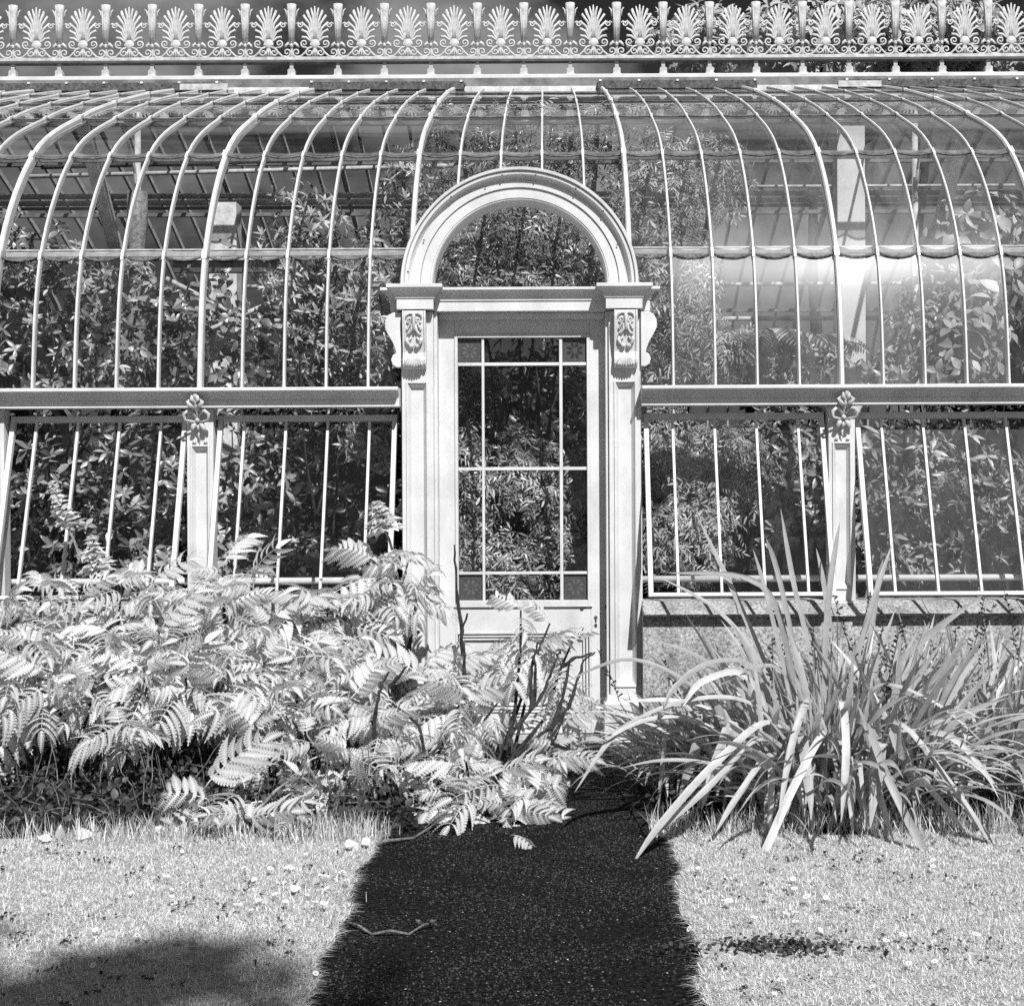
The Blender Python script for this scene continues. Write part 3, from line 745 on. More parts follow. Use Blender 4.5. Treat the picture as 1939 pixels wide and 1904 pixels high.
# furniture: keyhole plates and bolts on the lock stile
for xd, yd, r in ((1101, 1152, 0.016), (1107, 1151, 0.006), (1101, 1190, 0.014)):
    dpart('bolt_head', MB().ball((X(xd, REC), REC - 0.002, Z(yd, REC)), r, sy=0.5, n=12), 'dark_iron', 0, True)
m = MB(); xk = X(1127, REC)
m.ball((xk, REC - 0.002, Z(1169, REC)), 0.014, sy=0.5, n=12); m.box(xk - 0.006, xk + 0.006, REC - 0.006, REC - 0.0005, Z(1177, REC), Z(1171, REC))
m.ball((xk, REC - 0.002, Z(1184, REC)), 0.012, sy=0.5, sz=1.4, n=12)
dpart('keyhole', m, 'dark_iron', 0, True)
for yd in (1151, 1190):
    MB().ball((X(1147), 0.10, Z(yd)), 0.017, sx=0.5, n=12).build('jamb_bolt', M['dark_iron'], GH, smooth=True)
MB().box(X(829) - 0.01, X(1148) + 0.01, -0.02, 0.4, -0.028, 0.012).build('threshold', M['stone'], GH, bevel=0.006)

# ------------------------------------------------------------------ ridge: upstand, vents, cresting
RY = 5.62
zr0, zr1, zr2, zr3 = Z(170, 5.46), Z(158.5, RY), Z(151, RY), Z(139, RY)
m = MB()
m.box(-8, 8, RY, RY + 0.3, zr0 - 0.1, zr3 - 0.05)
m.build('ridge_upstand', M['lead'], GH)
MB().box(-8, 8, RY + 0.02, RY + 0.35, zr2 + 0.002, zr3).build('ridge_capping', M['paint'], GH, bevel=0.008)
MB().box(-8, 8, RY - 0.15, RY - 0.001, zr0 - 0.03, Z(163, RY - 0.15)).build('ridge_flashing', M['paint_old'], GH, bevel=0.006)
for xa, xb in ((-130, 435), (600, 886), (1133, 1428), (1588, 1990), (2160, 2450), (-700, -420)):
    x0, x1 = X(xa, RY), X(xb, RY)
    if xb < 0 : x0, x1 = x0, x1
    m = MB()                                                              # lifted ventilator flap
    z1 = zr2 + 0.044
    m.prism_x([(RY - 0.005, z1 - 0.135), (RY - 0.40, z1 - 0.215), (RY - 0.405, z1 - 0.185), (RY - 0.005, z1 - 0.10)], x0, x1)
    v = m.build('roof_vent', M['putty'], GH, bevel=0.004)  # dark colour stands for the shaded underside of the flap
    n = max(2, round((x1 - x0) / 0.46))
    for i in range(n + 1):
        xx = x0 + 0.03 + (x1 - x0 - 0.06) * i / n
        MB().prism_x([(RY - 0.03, z1 - 0.085), (RY - 0.42, z1 - 0.168), (RY - 0.42, z1 - 0.19), (RY - 0.03, z1 - 0.105)], xx - 0.014, xx + 0.014).build('vent_bar', M['paint_old'], v)
    MB().prism_x([(RY - 0.39, z1 - 0.265), (RY - 0.40, z1 - 0.265), (RY - 0.412, z1 - 0.180), (RY - 0.39, z1 - 0.180)], x0, x1).build('vent_lip', M['putty'], v)  # dark strip: shade under the flap put into the lip's colour
# blank ends of the vents
for xa, xb in ((345, 436), (1590, 1672)):
    MB().box(X(xa, RY - 0.53), X(xb, RY - 0.53), RY - 0.56, RY - 0.53, Z(169, RY - 0.53), Z(157, RY - 0.53)).build('vent_plate', M['iron'], GH, bevel=0.004)

CY = RY + 0.1
CREST = MB().box(-8, 8, CY - 0.035, CY + 0.035, Z(113.5, CY), Z(107, CY)).build('cresting_rail', M['iron'], GH, bevel=0.004)
MB().box(-8, 8, CY - 0.05, CY + 0.05, Z(118, CY), Z(113.7, CY)).build('rail_soffit', M['dark_iron'], CREST)
PIT = 87.9 * (CY + D0) / FPX
k = PIT / 560.0                               # metres per unit of the drawing below: one bay = 560 units
def spiral(cx, cz, r, a0, turns, sgn, n=18):
    return [(cx + r * (1 - 0.82 * i / n) * math.cos(a0 + sgn * 2 * PI * turns * i / n), cz + r * (1 - 0.82 * i / n) * math.sin(a0 + sgn * 2 * PI * turns * i / n)) for i in range(n + 1)]
def make_palmette():
    m = MB()
    def t(pts, rad, fl=0.7, dy=0): m.tube([(a * k, dy, b * k) for a, b in pts], [r * k for r in rad] if hasattr(rad, '__len__') else rad * k, 6, fl)
    # units: origin at rail top, centre of palmette
    for s in (-1, 1):
        t([(s * 30, 12), (s * 26, 60), (s * 10, 110)], [10, 12, 9])
        t([(s * 4, 100), (s * 30, 128), (s * 75, 110)] + [(s * a, b) for a, b in spiral(66, 62, 48, 1.2, 1.25, -1)], [9] * 3 + [11] * 10 + [9] * 9)
        t([(s * 20, 128), (s * 70, 120), (s * 120, 60), (s * 165, 18), (s * 215, 10)] + [(s * a, b) for a, b in spiral(222, 62, 50, -1.5, 1.2, 1)], [9, 11, 12, 12, 11] + [11] * 10 + [9] * 9)
        t([(s * 40, 128), (s * 80, 112), (s * 110, 124)] + [(s * a, b) for a, b in spiral(128, 168, 48, -1.7, 1.3, 1)], [8, 9, 10] + [11] * 10 + [9] * 9)
        for (x1, z1, x2, z2, x3, z3) in ((60, 205, 105, 242, 152, 258), (54, 222, 98, 305, 158, 345), (48, 240, 84, 355, 158, 432), (40, 260, 68, 410, 138, 520), (30, 270, 44, 440, 96, 580)):
            t([(s * 30, 190), (s * x1, z1), (s * x2, z2), (s * x3, z3 - 10), (s * (x3 + 10), z3 - 28)], [7, 12, 15, 16, 6], 0.55)
        t([(s * 8, 200), (s * 14, 340), (s * 24, 500), (s * 46, 600)], [9, 14, 17, 8], 0.55)
    t([(0, 200), (0, 360), (0, 540), (0, 620)], [9, 14, 17, 6], 0.55)
    for r in (54, 36, 18):
        t([(r * math.cos(a), 140 + r * 1.1 * math.sin(a)) for a in [PI * i / 10 for i in range(11)]], 9, 0.8, -0.004)
    m.ball((0, 0.004, 165 * k), 62 * k, sy=0.35, sz=1.0, n=10)
    t([(0, 10), (0, 60), (0, 130)], [14, 10, 12])
    return m.mesh('palmette', M['iron'], True)
def make_shaft():
    m = MB()
    def t(pts, rad, fl=0.7, dy=0): m.tube([(a * k, dy, b * k) for a, b in pts], [r * k for r in rad] if hasattr(rad, '__len__') else rad * k, 8, fl)
    t([(0, -8), (0, 60), (0, 118), (0, 140)], [24, 14, 16, 20])
    t([(0, 118), (0, 150), (0, 178), (0, 180), (0, 420), (0, 560), (0, 640)], [9, 22, 30, 34, 48, 55, 58], 0.75)
    for a in (-0.6, -0.2, 0.2, 0.6):
        t([(a * 38, 190), (a * 54, 420), (a * 62, 560)], [5, 7, 7], 1, -46 * k * 0.62)
    for s in (-1, 1):
        t([(s * 8, 150), (s * 44, 172), (s * 66, 150), (s * 90, 118)], [10, 20, 18, 4], 0.6)
        t([(s * 52, 400), (s * 80, 420), (s * 100, 405)] + [(s * a, b) for a, b in spiral(100, 392, 36, 0.9, 1.2, -1, 14)], [10] * 3 + [10] * 15)
        t([(s * 56, 480), (s * 66, 560), (s * 90, 590)], [8, 10, 5])
    m.ball((0, -0.01, 140 * k), 20 * k, sz=1.4)
    return m.mesh('shaft', M['iron'], True)
def make_foot():
    m = MB(); h = Z(118, CY) - zr3
    m.box(-0.021, 0.021, -0.02, 0.02, h * 0.55 + 0.0005, h + 0.02)
    m.box(-0.042, 0.042, -0.04, 0.04, 0.0125, h * 0.48); m.box(-0.034, 0.034, -0.032, 0.032, h * 0.48 + 0.0005, h * 0.55); m.box(-0.056, 0.056, -0.05, 0.05, -0.02, 0.012)
    return m.mesh('foot', M['iron'])
pm, sm, fm = make_palmette(), make_shaft(), make_foot()
x_first = X(66 + (325 - 183) * 0.0, CY)
xs0 = X(325 * 0.36, CY)                       # a shaft measured in the photograph
i0, i1 = math.ceil((-7.6 - xs0) / PIT), math.floor((7.6 - xs0) / PIT)
for i in range(i0, i1 + 1):
    x = xs0 + i * PIT
    for nm, me, xx, zz in (('shaft', sm, x, Z(107, CY)), ('palmette', pm, x + PIT / 2, Z(107, CY)), ('foot', fm, x, zr3)):
        o = link(nm, me, CREST); o.location = (xx, CY, zz)

# ------------------------------------------------------------------ rear slope and inside ironwork
YR = 2 * (RY + 0.15)
for a, b in zip(RIBX, RIBX[1:]):
    m = MB(); vs = []; n = 14
    for i in range(n + 1):
        q = spline(6 * i / n); vs += [(a[0] + 0.01, YR - q.x, q.y), (b[0] - 0.01, YR - q.x, q.y)]
    m.add(vs, [(2 * i, 2 * i + 1, 2 * i + 3, 2 * i + 2) for i in range(n)])
    m.build('rear_pane', M['glass_rear'], GH, fix=False, smooth=True)
for x, fat in RIBX:
    m = MB(); n = 20; rs = []; wd = 0.03 if fat else 0.016
    for i in range(n + 1):
        q = spline(6 * i / n); a = YR - q.x
        rs.append([(x - wd, a, q.y), (x + wd, a, q.y), (x + wd, a + 0.06, q.y + 0.05), (x - wd, a + 0.06, q.y + 0.05)])
    m.rings(rs); m.build('rear_rib', M['paint_old'], GH)
for kq in (1, 2, 3, 4, 5):
    q = spline(kq); MB().box(-7.2, 7.2, YR - q.x - 0.07, YR - q.x - 0.005, q.y - 0.07, q.y - 0.02).build('rear_purlin', M['lead'], GH)
MB().box(-7.3, 7.3, YR - 0.02, YR + 0.35, -0.05, 2.66).build('rear_wall', M['rear_stone'], GH)  # carried up solid to give the interior a dark backing
for s in (-1, 1):
    xw = 7.3 * s                               # end walls, out of view
    pts = [(spline(6 * i / 18).x, spline(6 * i / 18).y) for i in range(19)]
    prof = [(0.0, -0.05)] + pts + [(YR - a, b) for a, b in pts[::-1]] + [(YR, -0.05)]
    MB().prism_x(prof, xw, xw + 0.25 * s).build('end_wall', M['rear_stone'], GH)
MB().box(-7.2, 7.2, 0.31, YR - 0.03, -0.04, -0.005).build('house_floor', M['soil'], GH)
for x in (-4.015, 4.015, -5.6, 5.6):
    m = MB(); m.tube([(x, 3.85, -0.02), (x, 3.85, 5.95)], 0.032, 10); c = m.build('iron_column', M['iron'], GH, smooth=True)
    m = MB(); a = sp(3 - 0.06, -0.05)                                     # diagonal strut from rib to column
    m.prism_x([(a[0], a[1]), (a[0] + 0.12, a[1] + 0.03), (4.25, 3.22), (4.12, 3.16)], x - 0.055, x + 0.055); m.build('strut', M['paint_old'], c)
    m = MB()
    arc = [(x, 3.82 - 0.9 * (1 - math.cos(t * PI / 2 / 8)) * 1.0, 4.9 + 0.72 * math.sin(t * PI / 2 / 8)) for t in range(9)]
    m.tube(arc, 0.016, 6, 1, Vector((1, 0, 0))); m.build('bracket', M['paint_old'], c)
    m = MB(); m.tube([(x, 3.82 - 0.16 + a, 4.05 + b) for a, b in spiral(0, 0, 0.14, 0, 1.6, 1)], 0.014, 6, 1, Vector((1, 0, 0))); m.build('scroll', M['iron'], c)
for x in (-3.2, 3.41):
    MB().box(x - 0.145, x + 0.145, 4.1, 4.35, -0.02, 5.72 if x > 0 else 4.95).build('inner_pier', M['paint' if x > 0 else 'paint_old'], GH)
pipes = [(-7.1, 7.1, 6.95, Z(368, 6.95), 0.034), (-7.1, 7.1, 6.95, Z(381, 6.95), 0.034), (-7.1, 7.1, 7.0, Z(391, 7.0), 0.022),
         (1.2, 5.5, 5.2, Z(355, 5.2), 0.016), (-5.5, -0.8, 5.2, Z(312, 5.2), 0.026), (-5.5, -0.8, 4.6, Z(330, 4.6), 0.024), (-7.1, 7.1, 7.4, Z(605, 7.4), 0.030), (-7.1, 7.1, 8.2, Z(540, 8.2), 0.028)]
for i, (a, b, y, z, r) in enumerate(pipes):
    MB().tube([(a, y, z), (b, y, z + (0.10 if i in (4, 5) else 0))], r, 8).build('heating_pipe', M['iron'] if i not in (2, 4) else M['dark_iron'], GH, smooth=True)
for x0, x1 in ((-7.1, X(757) ), (X(1216), 7.1)):
    MB().tube([(x0, 0.30, Z(1097, 0.30)), (x1, 0.30, Z(1097, 0.30))], 0.026, 10).build('heating_pipe', M['paint'], GH, smooth=True)
for a, b in ((P(317, 524, 3.0), P(640, 694, 3.0)), (P(545, 557, 2.9), P(300, 664, 2.9))):
    MB().tube([a, b], 0.024, 8).build('brace_rod', M['iron'], GH, smooth=True)
for a, b, y, zz in ((400, 545, 3.4, 497),):
    MB().box(X(330, 3.4), X(560, 3.4), 3.4, 3.5, Z(512, 3.4), Z(484, 3.4)).build('shelf_beam', M['dark_iron'], GH)
    MB().box(X(330, 3.4), X(560, 3.4), 3.34, 3.399, Z(491, 3.4), Z(486, 3.4)).build('shelf_edge', M['paint_old'], GH)

# ------------------------------------------------------------------ plant builders
def leaf_tpl(wd, fold=0.12, bend=0.15, lobes=False):
    """pointed leaf along +Y, unit length: triangles"""
    st = [(0.0, 0.03), (0.22, 0.72), (0.5, 1.0), (0.78, 0.62), (1.0, 0.0)]
    v, f = [], []
    for t, q in st:
        z = -bend * t * t
        v += [(-wd * q, t, z + fold * wd * q * 2), (0, t, z), (wd * q, t, z + fold * wd * q * 2)]
    for i in range(4):
        a = 3 * i
        for s in (0, 1):
            f += [(a + s, a + s + 1, a + s + 4), (a + s, a + s + 4, a + s + 3)]
    return np.array(v), np.array(f)
def join_tpl(parts):
    V, F, o = [], [], 0
    for (v, f), m in parts:
        m = np.array(m); V.append(v @ m[:3, :3].T + m[:3, 3]); F.append(f + o); o += len(v)
    return np.concatenate(V), np.concatenate(F)
def whorl(n, wd, up=0.35, r=rnd, bend=0.25):
    lf = leaf_tpl(wd, 0.15, bend); ps = []
    for i in range(n):
        a = 2 * PI * i / n + r.uniform(-.6, .6); e = up + r.uniform(-.75, .5); s = r.uniform(.5, 1.2)
        ps.append((lf, frame((0, 0, 0), (math.cos(a) * math.cos(e), math.sin(a) * math.cos(e), math.sin(e)), s=s)))
    return join_tpl(ps)
def pinnate(n, wd, r=rnd, droop=0.5):
    """small feathered leaf: pairs of pointed leaflets on a drooping stalk"""
    lf = leaf_tpl(wd, 0.1, 0.2); ps = []
    for i in range(n):
        t = (i + 0.6) / n
        c = (0, t * 0.8, -droop * t * t * 0.5)
        for s in (-1, 1):
            ps.append((lf, frame(c, (s * 0.8, 0.6, -0.15 - r.uniform(0, .3)), s=0.45 * (1.1 - 0.4 * t))))
    ps.append((lf, frame((0, 0.8, -droop * 0.32), (0, 1, -0.5), s=0.5)))
    return join_tpl(ps)
TPL = {  # several irregular sprays of each kind
    'whorl': [whorl(n, q) for n, q in ((4, .2), (5, .18), (6, .19), (7, .17), (5, .22))],
    'broad': [whorl(n, 0.28, 0.3) for n in (3, 4, 5, 4)],
    'slim': [whorl(n, 0.13, 0.5) for n in (8, 9, 11)],
    'pinnate': [pinnate(3, 0.115), pinnate(2, 0.13), pinnate(4, 0.105)],
}
def foliage(parent, mat, kind, clumps, n, size, r, shell=0.35, face=Vector((0.3, -1, 0.6)), name='foliage'):
    """sprays of leaves through a set of ellipsoid clumps, denser towards their skin"""
    vols = [c[3] * c[4] * c[5] for c in clumps]; tot = sum(v ** 0.67 for v in vols)
    groups = [[] for _ in TPL[kind]]
    for c, v in zip(clumps, vols):
        for _ in range(int(n * v ** 0.67 / tot) + 1):
            d = randdir(r); q = (1 - shell * r.random() ** 1.4) * (1 + 0.16 * math.sin(d.x * 7 + c[0] * 5) * math.cos(d.z * 6 + c[2] * 3))
            p = Vector((c[0] + d.x * c[3] * q, c[1] + d.y * c[4] * q, c[2] + d.z * c[5] * q))
            if p.z < 0.02: continue
            nrm = (Vector((d.x / c[3], d.y / c[4], d.z / c[5])).normalized() + face * 0.55 + Vector((0, 0, .3)) + randdir(r) * 0.55).normalized()
            i = r.randrange(len(groups))
            if kind == 'pinnate':
                side = nrm.cross(randdir(r))
                ax = (side.normalized() * 0.8 + nrm * 0.5 + Vector((0, 0, -0.35))).normalized()
                groups[i].append(frame(p, ax, nrm, size * r.uniform(.6, 1.25)))
            else:
                m = frame(p, nrm.orthogonal(), nrm, size * r.uniform(.6, 1.25)); groups[i].append(m)
    V, F, o = [], [], 0
    for t, g in zip(TPL[kind], groups):
        if not g: continue
        Mx = np.array(g); tv, tf = t; N = len(Mx)
        V.append((np.einsum('nij,vj->nvi', Mx[:, :3, :3], tv) + Mx[:, None, :3, 3]).reshape(-1, 3))
        F.append((tf[None] + (np.arange(N) * len(tv))[:, None, None]).reshape(-1, 3) + o); o += N * len(tv)
    ob = raw(name, np.concatenate(V), np.concatenate(F), mat, None)
    return keep(ob, parent)
def wob(a, b, n, amp, r):
    a, b = Vector(a), Vector(b); L = (b - a).length
    return [a + (b - a) * (i / n) + (randdir(r) * amp * L if 0 < i < n else Vector()) for i in range(n + 1)]
def stems(parent, base, tips, r0, r, mat='bark', name='stem'):
    out = []
    for t in tips:
        m = MB(); p = wob(base + Vector((r.uniform(-.06, .06), r.uniform(-.06, .06), 0)), t, 6, 0.035, r)
        m.tube(p, [r0 * (1 - 0.75 * i / 6) for i in range(7)], 6)
        out.append(keep(m.build(name, M[mat], None, smooth=True), parent))
    return out
def shrub(name, base, clumps, label, cat, kind, mat, n, size, seed, nst=3, r0=0.02, shell=0.45, smat='bark', extra=None, group=None):
    r = random.Random(seed); base = Vector(base)
    e = empty(name, base, label, cat, group)
    stems(e, base, [Vector(c[:3]) + Vector((0, 0, c[5] * 0.4)) for c in clumps[:nst]], r0, r, smat)
    foliage(e, M[mat], kind, clumps, n, size, r, shell)
    return e

# ------------------------------------------------------------------ plants inside the glasshouse
def C(xd, yd, dep, rx, rz, ry=None):         # clump: photo place, distance, half sizes in metres
    p = P(xd, yd, dep); return (p.x, p.y, p.z, rx, ry if ry else min(rx, rz) * 0.8, rz)
GI = 'plants growing inside the glasshouse'
shrub('rhododendron', (-3.3, 1.2, 0), [C(110, 980, 1.1, .55, .75), C(300, 900, 1.2, .45, .7), C(210, 1060, 0.8, .5, .5), C(330, 1010, .9, .3, .5)],
      'glossy shrub with whorled leaves behind the lower panes left of the left pier', 'shrub', 'whorl', 'house_leaf', 400, 0.115, 1, 4, group=GI)
shrub('rhododendron', (-2.1, 1.2, 0), [C(440, 850, 1.2, .28, .45), C(490, 950, 1.0, .35, .5), C(430, 1040, .8, .3, .4), C(600, 1060, 1.3, .4, .25)],
      'glossy shrub just right of the left pier behind the lower panes', 'shrub', 'whorl', 'house_leaf', 210, 0.115, 2, 4, group=GI)
shrub('camellia', (-4.4, 2.0, 0), [C(90, 640, 1.9, .7, .9), C(190, 560, 2.3, .55, .5), C(60, 480, 2.2, .5, .4)],
      'dark bushy evergreen behind the upper panes at the far left edge', 'shrub', 'whorl', 'house_leaf', 430, 0.10, 3, 3, group=GI)
shrub('camellia', (-3.0, 2.4, 0), [C(350, 650, 2.4, .8, .55), C(500, 670, 2.5, .6, .45), C(420, 570, 3.6, .9, .6)],
      'evergreen below the crossed rods behind the upper left panes', 'shrub', 'broad', 'house_leaf', 260, 0.12, 4, 3, group=GI)
shrub('pittosporum', (-1.9, 2.2, 0), [C(590, 420, 2.2, .34, .38), C(560, 500, 2.3, .4, .35), C(640, 560, 2.4, .35, .45), C(620, 640, 2.3, .4, .4)],
      'pale small-leaved shrub reaching up behind the panes left of the arch', 'shrub', 'slim', 'house_pale', 420, 0.10, 5, 3, group=GI)
shrub('pittosporum', (-0.95, 1.4, 0), [C(765, 380, 1.5, .22, .42), C(740, 470, 1.4, .3, .35), C(720, 600, 1.2, .28, .5), C(690, 820, 1.2, .25, .25)],
      'pale shrub pressed against the panes at the left shoulder of the arch', 'shrub', 'slim', 'house_pale', 330, 0.095, 6, 3, group=GI)
shrub('jasmine', (0.05, 1.3, 0), [C(985, 470, 1.9, .45, .5), C(890, 510, 1.8, .36, .38), C(1090, 500, 1.9, .34, .4), C(1000, 560, 1.6, .5, .25)],
      'feathery climber filling the fanlight above the door', 'climber', 'pinnate', 'house_leaf', 1900, 0.15, 7, 4, group=GI)
shrub('jasmine', (0.1, 1.0, 0), [C(885, 900, .62, .16, .42), C(1000, 850, .75, .26, .16), C(890, 1020, .6, .18, .3), C(1010, 920, .7, .34, .22), C(1090, 960, .62, .13, .5), C(985, 1100, .6, .5, .14), C(960, 1050, .55, .22, .16), C(880, 740, 2.6, .4, .3), C(1060, 1020, .6, .2, .2)],
      'feathery climber seen through the glazed door panes', 'climber', 'pinnate', 'house_leaf', 1900, 0.15, 8, 4, group=GI)
shrub('jasmine', (1.6, 1.1, 0), [C(1310, 900, .75, .44, .44), C(1300, 1020, .55, .40, .36), C(1400, 890, .8, .33, .36), C(1260, 830, .65, .22, .30)],
      'bright feathery climber behind the lower panes right of the door', 'climber', 'pinnate', 'house_pale', 1900, 0.14, 9, 4, group=GI)
shrub('jasmine', (1.3, 1.6, 0), [C(1250, 400, 1.6, .4, .7), C(1290, 560, 1.3, .38, .55), C(1240, 650, 1.1, .3, .45), C(1330, 660, 1.4, .4, .3), C(1330, 330, 2.0, .4, .4)],
      'tall feathery climber behind the upper panes right of the arch', 'climber', 'pinnate', 'house_pale', 1900, 0.15, 10, 4, group=GI)
shrub('jasmine', (0.1, 2.4, 0), [C(880, 290, 2.6, .55, .4), C(1010, 280, 2.7, .6, .45), C(1150, 300, 2.6, .55, .5), C(960, 360, 2.4, .7, .4)],
      'leafy growth under the roof panes directly above the arch', 'climber', 'pinnate', 'house_leaf', 900, 0.16, 11, 4, group=GI)
shrub('camellia', (2.2, 1.2, 0), [C(1480, 860, 1.0, .3, .35), C(1470, 960, .9, .22, .4), C(1540, 930, 1.1, .2, .4), C(1500, 800, 1.2, .4, .2)],
      'shrub with whorled leaves just left of the right pier behind the lower panes', 'shrub', 'whorl', 'house_leaf', 300, 0.115, 12, 3, group=GI)
shrub('rubber_plant', (4.1, 1.6, 0), [C(1850, 630, 1.5, .35, .45), C(1890, 560, 1.6, .35, .4), C(1860, 440, 2.3, .45, .4), C(1820, 690, 1.3, .3, .3)],
      'plant with big rounded leaves behind the upper panes at the far right', 'shrub', 'broad', 'house_pale', 170, 0.17, 13, 3, group=GI)
shrub('camellia', (3.3, 2.0, 0), [C(1750, 650, 1.9, .4, .40), C(1700, 700, 1.8, .35, .22), C(1790, 570, 2.4, .4, .5)],
      'shrub right of the white inner pier behind the upper right panes', 'shrub', 'whorl', 'house_leaf', 300, 0.11, 14, 3, group=GI)
shrub('bamboo', (3.4, 1.4, 0), [C(1720, 900, 1.3, .45, .55), C(1840, 930, 1.4, .5, .6), C(1780, 1030, 1.1, .6, .4), C(1690, 1010, 1.0, .3, .4)],
      'loose leafy plant behind the dusty lower panes right of the right pier', 'shrub', 'slim', 'house_leaf', 420, 0.12, 15, 4, group=GI)
shrub('camellia', (2.2, 2.2, 0), [C(1540, 680, 2.2, .35, .25), C(1470, 690, 2.0, .45, .3), C(1400, 700, 1.8, .4, .3)],
      'low shrub behind the upper panes left of the right pier', 'shrub', 'whorl', 'house_leaf', 360, 0.10, 16, 3, group=GI)
# plants added further back as a dark backing that blackens the interior
for i, (x, y, h, w, lab) in enumerate(((-5.6, 5.0, 2.6, 1.3, 'added tall dark backing shrub deep inside at the far left'), (-3.4, 5.6, 2.9, 1.2, 'added tall dark backing shrub deep inside behind the crossed rods'), (-1.5, 5.2, 3.9, 1.1, 'added dark backing tree deep inside left of the arch'), (-4.8, 8.2, 4.3, 1.6, 'added dark backing tree at the back wall far left inside'), (-2.6, 8.4, 4.5, 1.5, 'added dark backing tree at the back wall behind the left pier'), (0.9, 8.6, 3.8, 1.4, 'added dark backing tree at the back wall right of the door'),
                                       (0.2, 4.6, 3.6, 1.1, 'added dark backing tree deep inside behind the door'), (1.7, 5.8, 2.9, 1.1, 'added dark backing shrub deep inside right of the door'), (5.4, 5.2, 3.3, 1.3, 'added tall dark backing shrub deep inside at the far right'))):
    shrub('evergreen', (x, y, 0), [(x, y, h * .42, w, .8, h * .45), (x - .3, y - .2, h * .75, w * .7, .6, h * .28), (x + .4, y - .1, h * .62, w * .7, .6, h * .3)], lab, 'shrub', 'whorl', 'house_dark', 900, 0.17, 40 + i, 3, 0.05, 0.6, group='dark backing plants added deep inside the glasshouse')
# two bare trunks and a tree fern
e = empty('palm', (X(262, 3.3), 3.3, 0), 'ragged pale palm trunk standing behind the upper left panes', 'palm', GI)
m = MB(); r = random.Random(5)
m.tube([(X(262, 3.3) + r.uniform(-.015, .015), 3.3, z) for z in np.linspace(0, Z(360, 3.3), 16)], [0.085 + r.uniform(-.015, .02) for _ in range(16)], 9)
keep(m.build('trunk', M['bark_pale'], None, smooth=True), e)
def fern(base, top, label, seed, n=11, L=0.9):
    r = random.Random(seed); e = empty('tree_fern', base, label, 'fern', GI)
    m = MB(); m.tube([base, top], [0.07, 0.06], 8); keep(m.build('trunk', M['bark'], None, smooth=True), e)
    for i in range(n):
        a = 2 * PI * i / n + r.uniform(-.2, .2); V, F = [], []; q = []
        for t in np.linspace(0, 1, 22):
            d = L * (t - 0.12 * t * t); h = L * (0.55 * t - 0.75 * t * t)
            q.append(Vector((top[0] + math.cos(a) * d, top[1] + math.sin(a) * d, top[2] + h)))
        sd = Vector((-math.sin(a), math.cos(a), 0)); mats = []
        for j in range(2, 21):
            t = j / 21; wl_ = L * 0.27 * math.sin(PI * min(1, t * 1.05 + .05)) ** 0.7
            for s in (-1, 1): mats.append(frame(q[j], sd * s + (q[j] - q[j - 1]).normalized() * 0.5 + Vector((0, 0, -.25)), s=(wl_ * .5, wl_, wl_)))
        fr = inst('frond', *leaf_tpl(0.17), np.array(mats), M['house_pale']); keep(fr, e)
fern((1.75, 1.9, 0), (X(1440, 1.9), 1.9, Z(650, 1.9)), 'tree fern with arching fronds behind the upper panes right of the arch', 21)
fern((2.6, 2.6, 0), (X(1540, 2.6), 2.6, Z(655, 2.6)), 'smaller tree fern in front of the white inner pier', 22, 9, .7)

# ------------------------------------------------------------------ silvery honey bush (big toothed feathered leaves)
def leaflet(L, wd, teeth, curl_, fold):
    """toothed leaflet along +Y"""
    v, f = [], []
    n = teeth
    def pt(t): return Vector((0, t * L * (1 - 0.10 * curl_ * t), -curl_ * L * t * t))
    def half(t): return wd * L * (math.sin(PI * min(1, 0.10 + 0.90 * t) ** 0.85)) * (1.0 if t < .9 else .8)
    base = 0
    cs = [pt(i / n) for i in range(n + 1)]
    v += [tuple(c) for c in cs]
    for s in (-1, 1):
        vi = []
        for i in range(n + 1):
            t = i / n; h = half(t) * 0.76 if i < n else 0.0
            c = pt(t); v.append((s * h, c.y, c.z + fold * h)); vi.append(len(v) - 1)
        for i in range(n):
            t = (i + 0.85) / n; h = half((i + .5) / n) * 1.02; c = pt(t); v.append((s * h, c.y + L * 0.025, c.z + fold * h)); ti = len(v) - 1
            tr = [(i, vi[i], i + 1), (vi[i], ti, i + 1), (ti, vi[i + 1], i + 1)]
            f += tr if s > 0 else [(a, c_, b) for a, b, c_ in tr]
    return np.array(v), np.array(f)
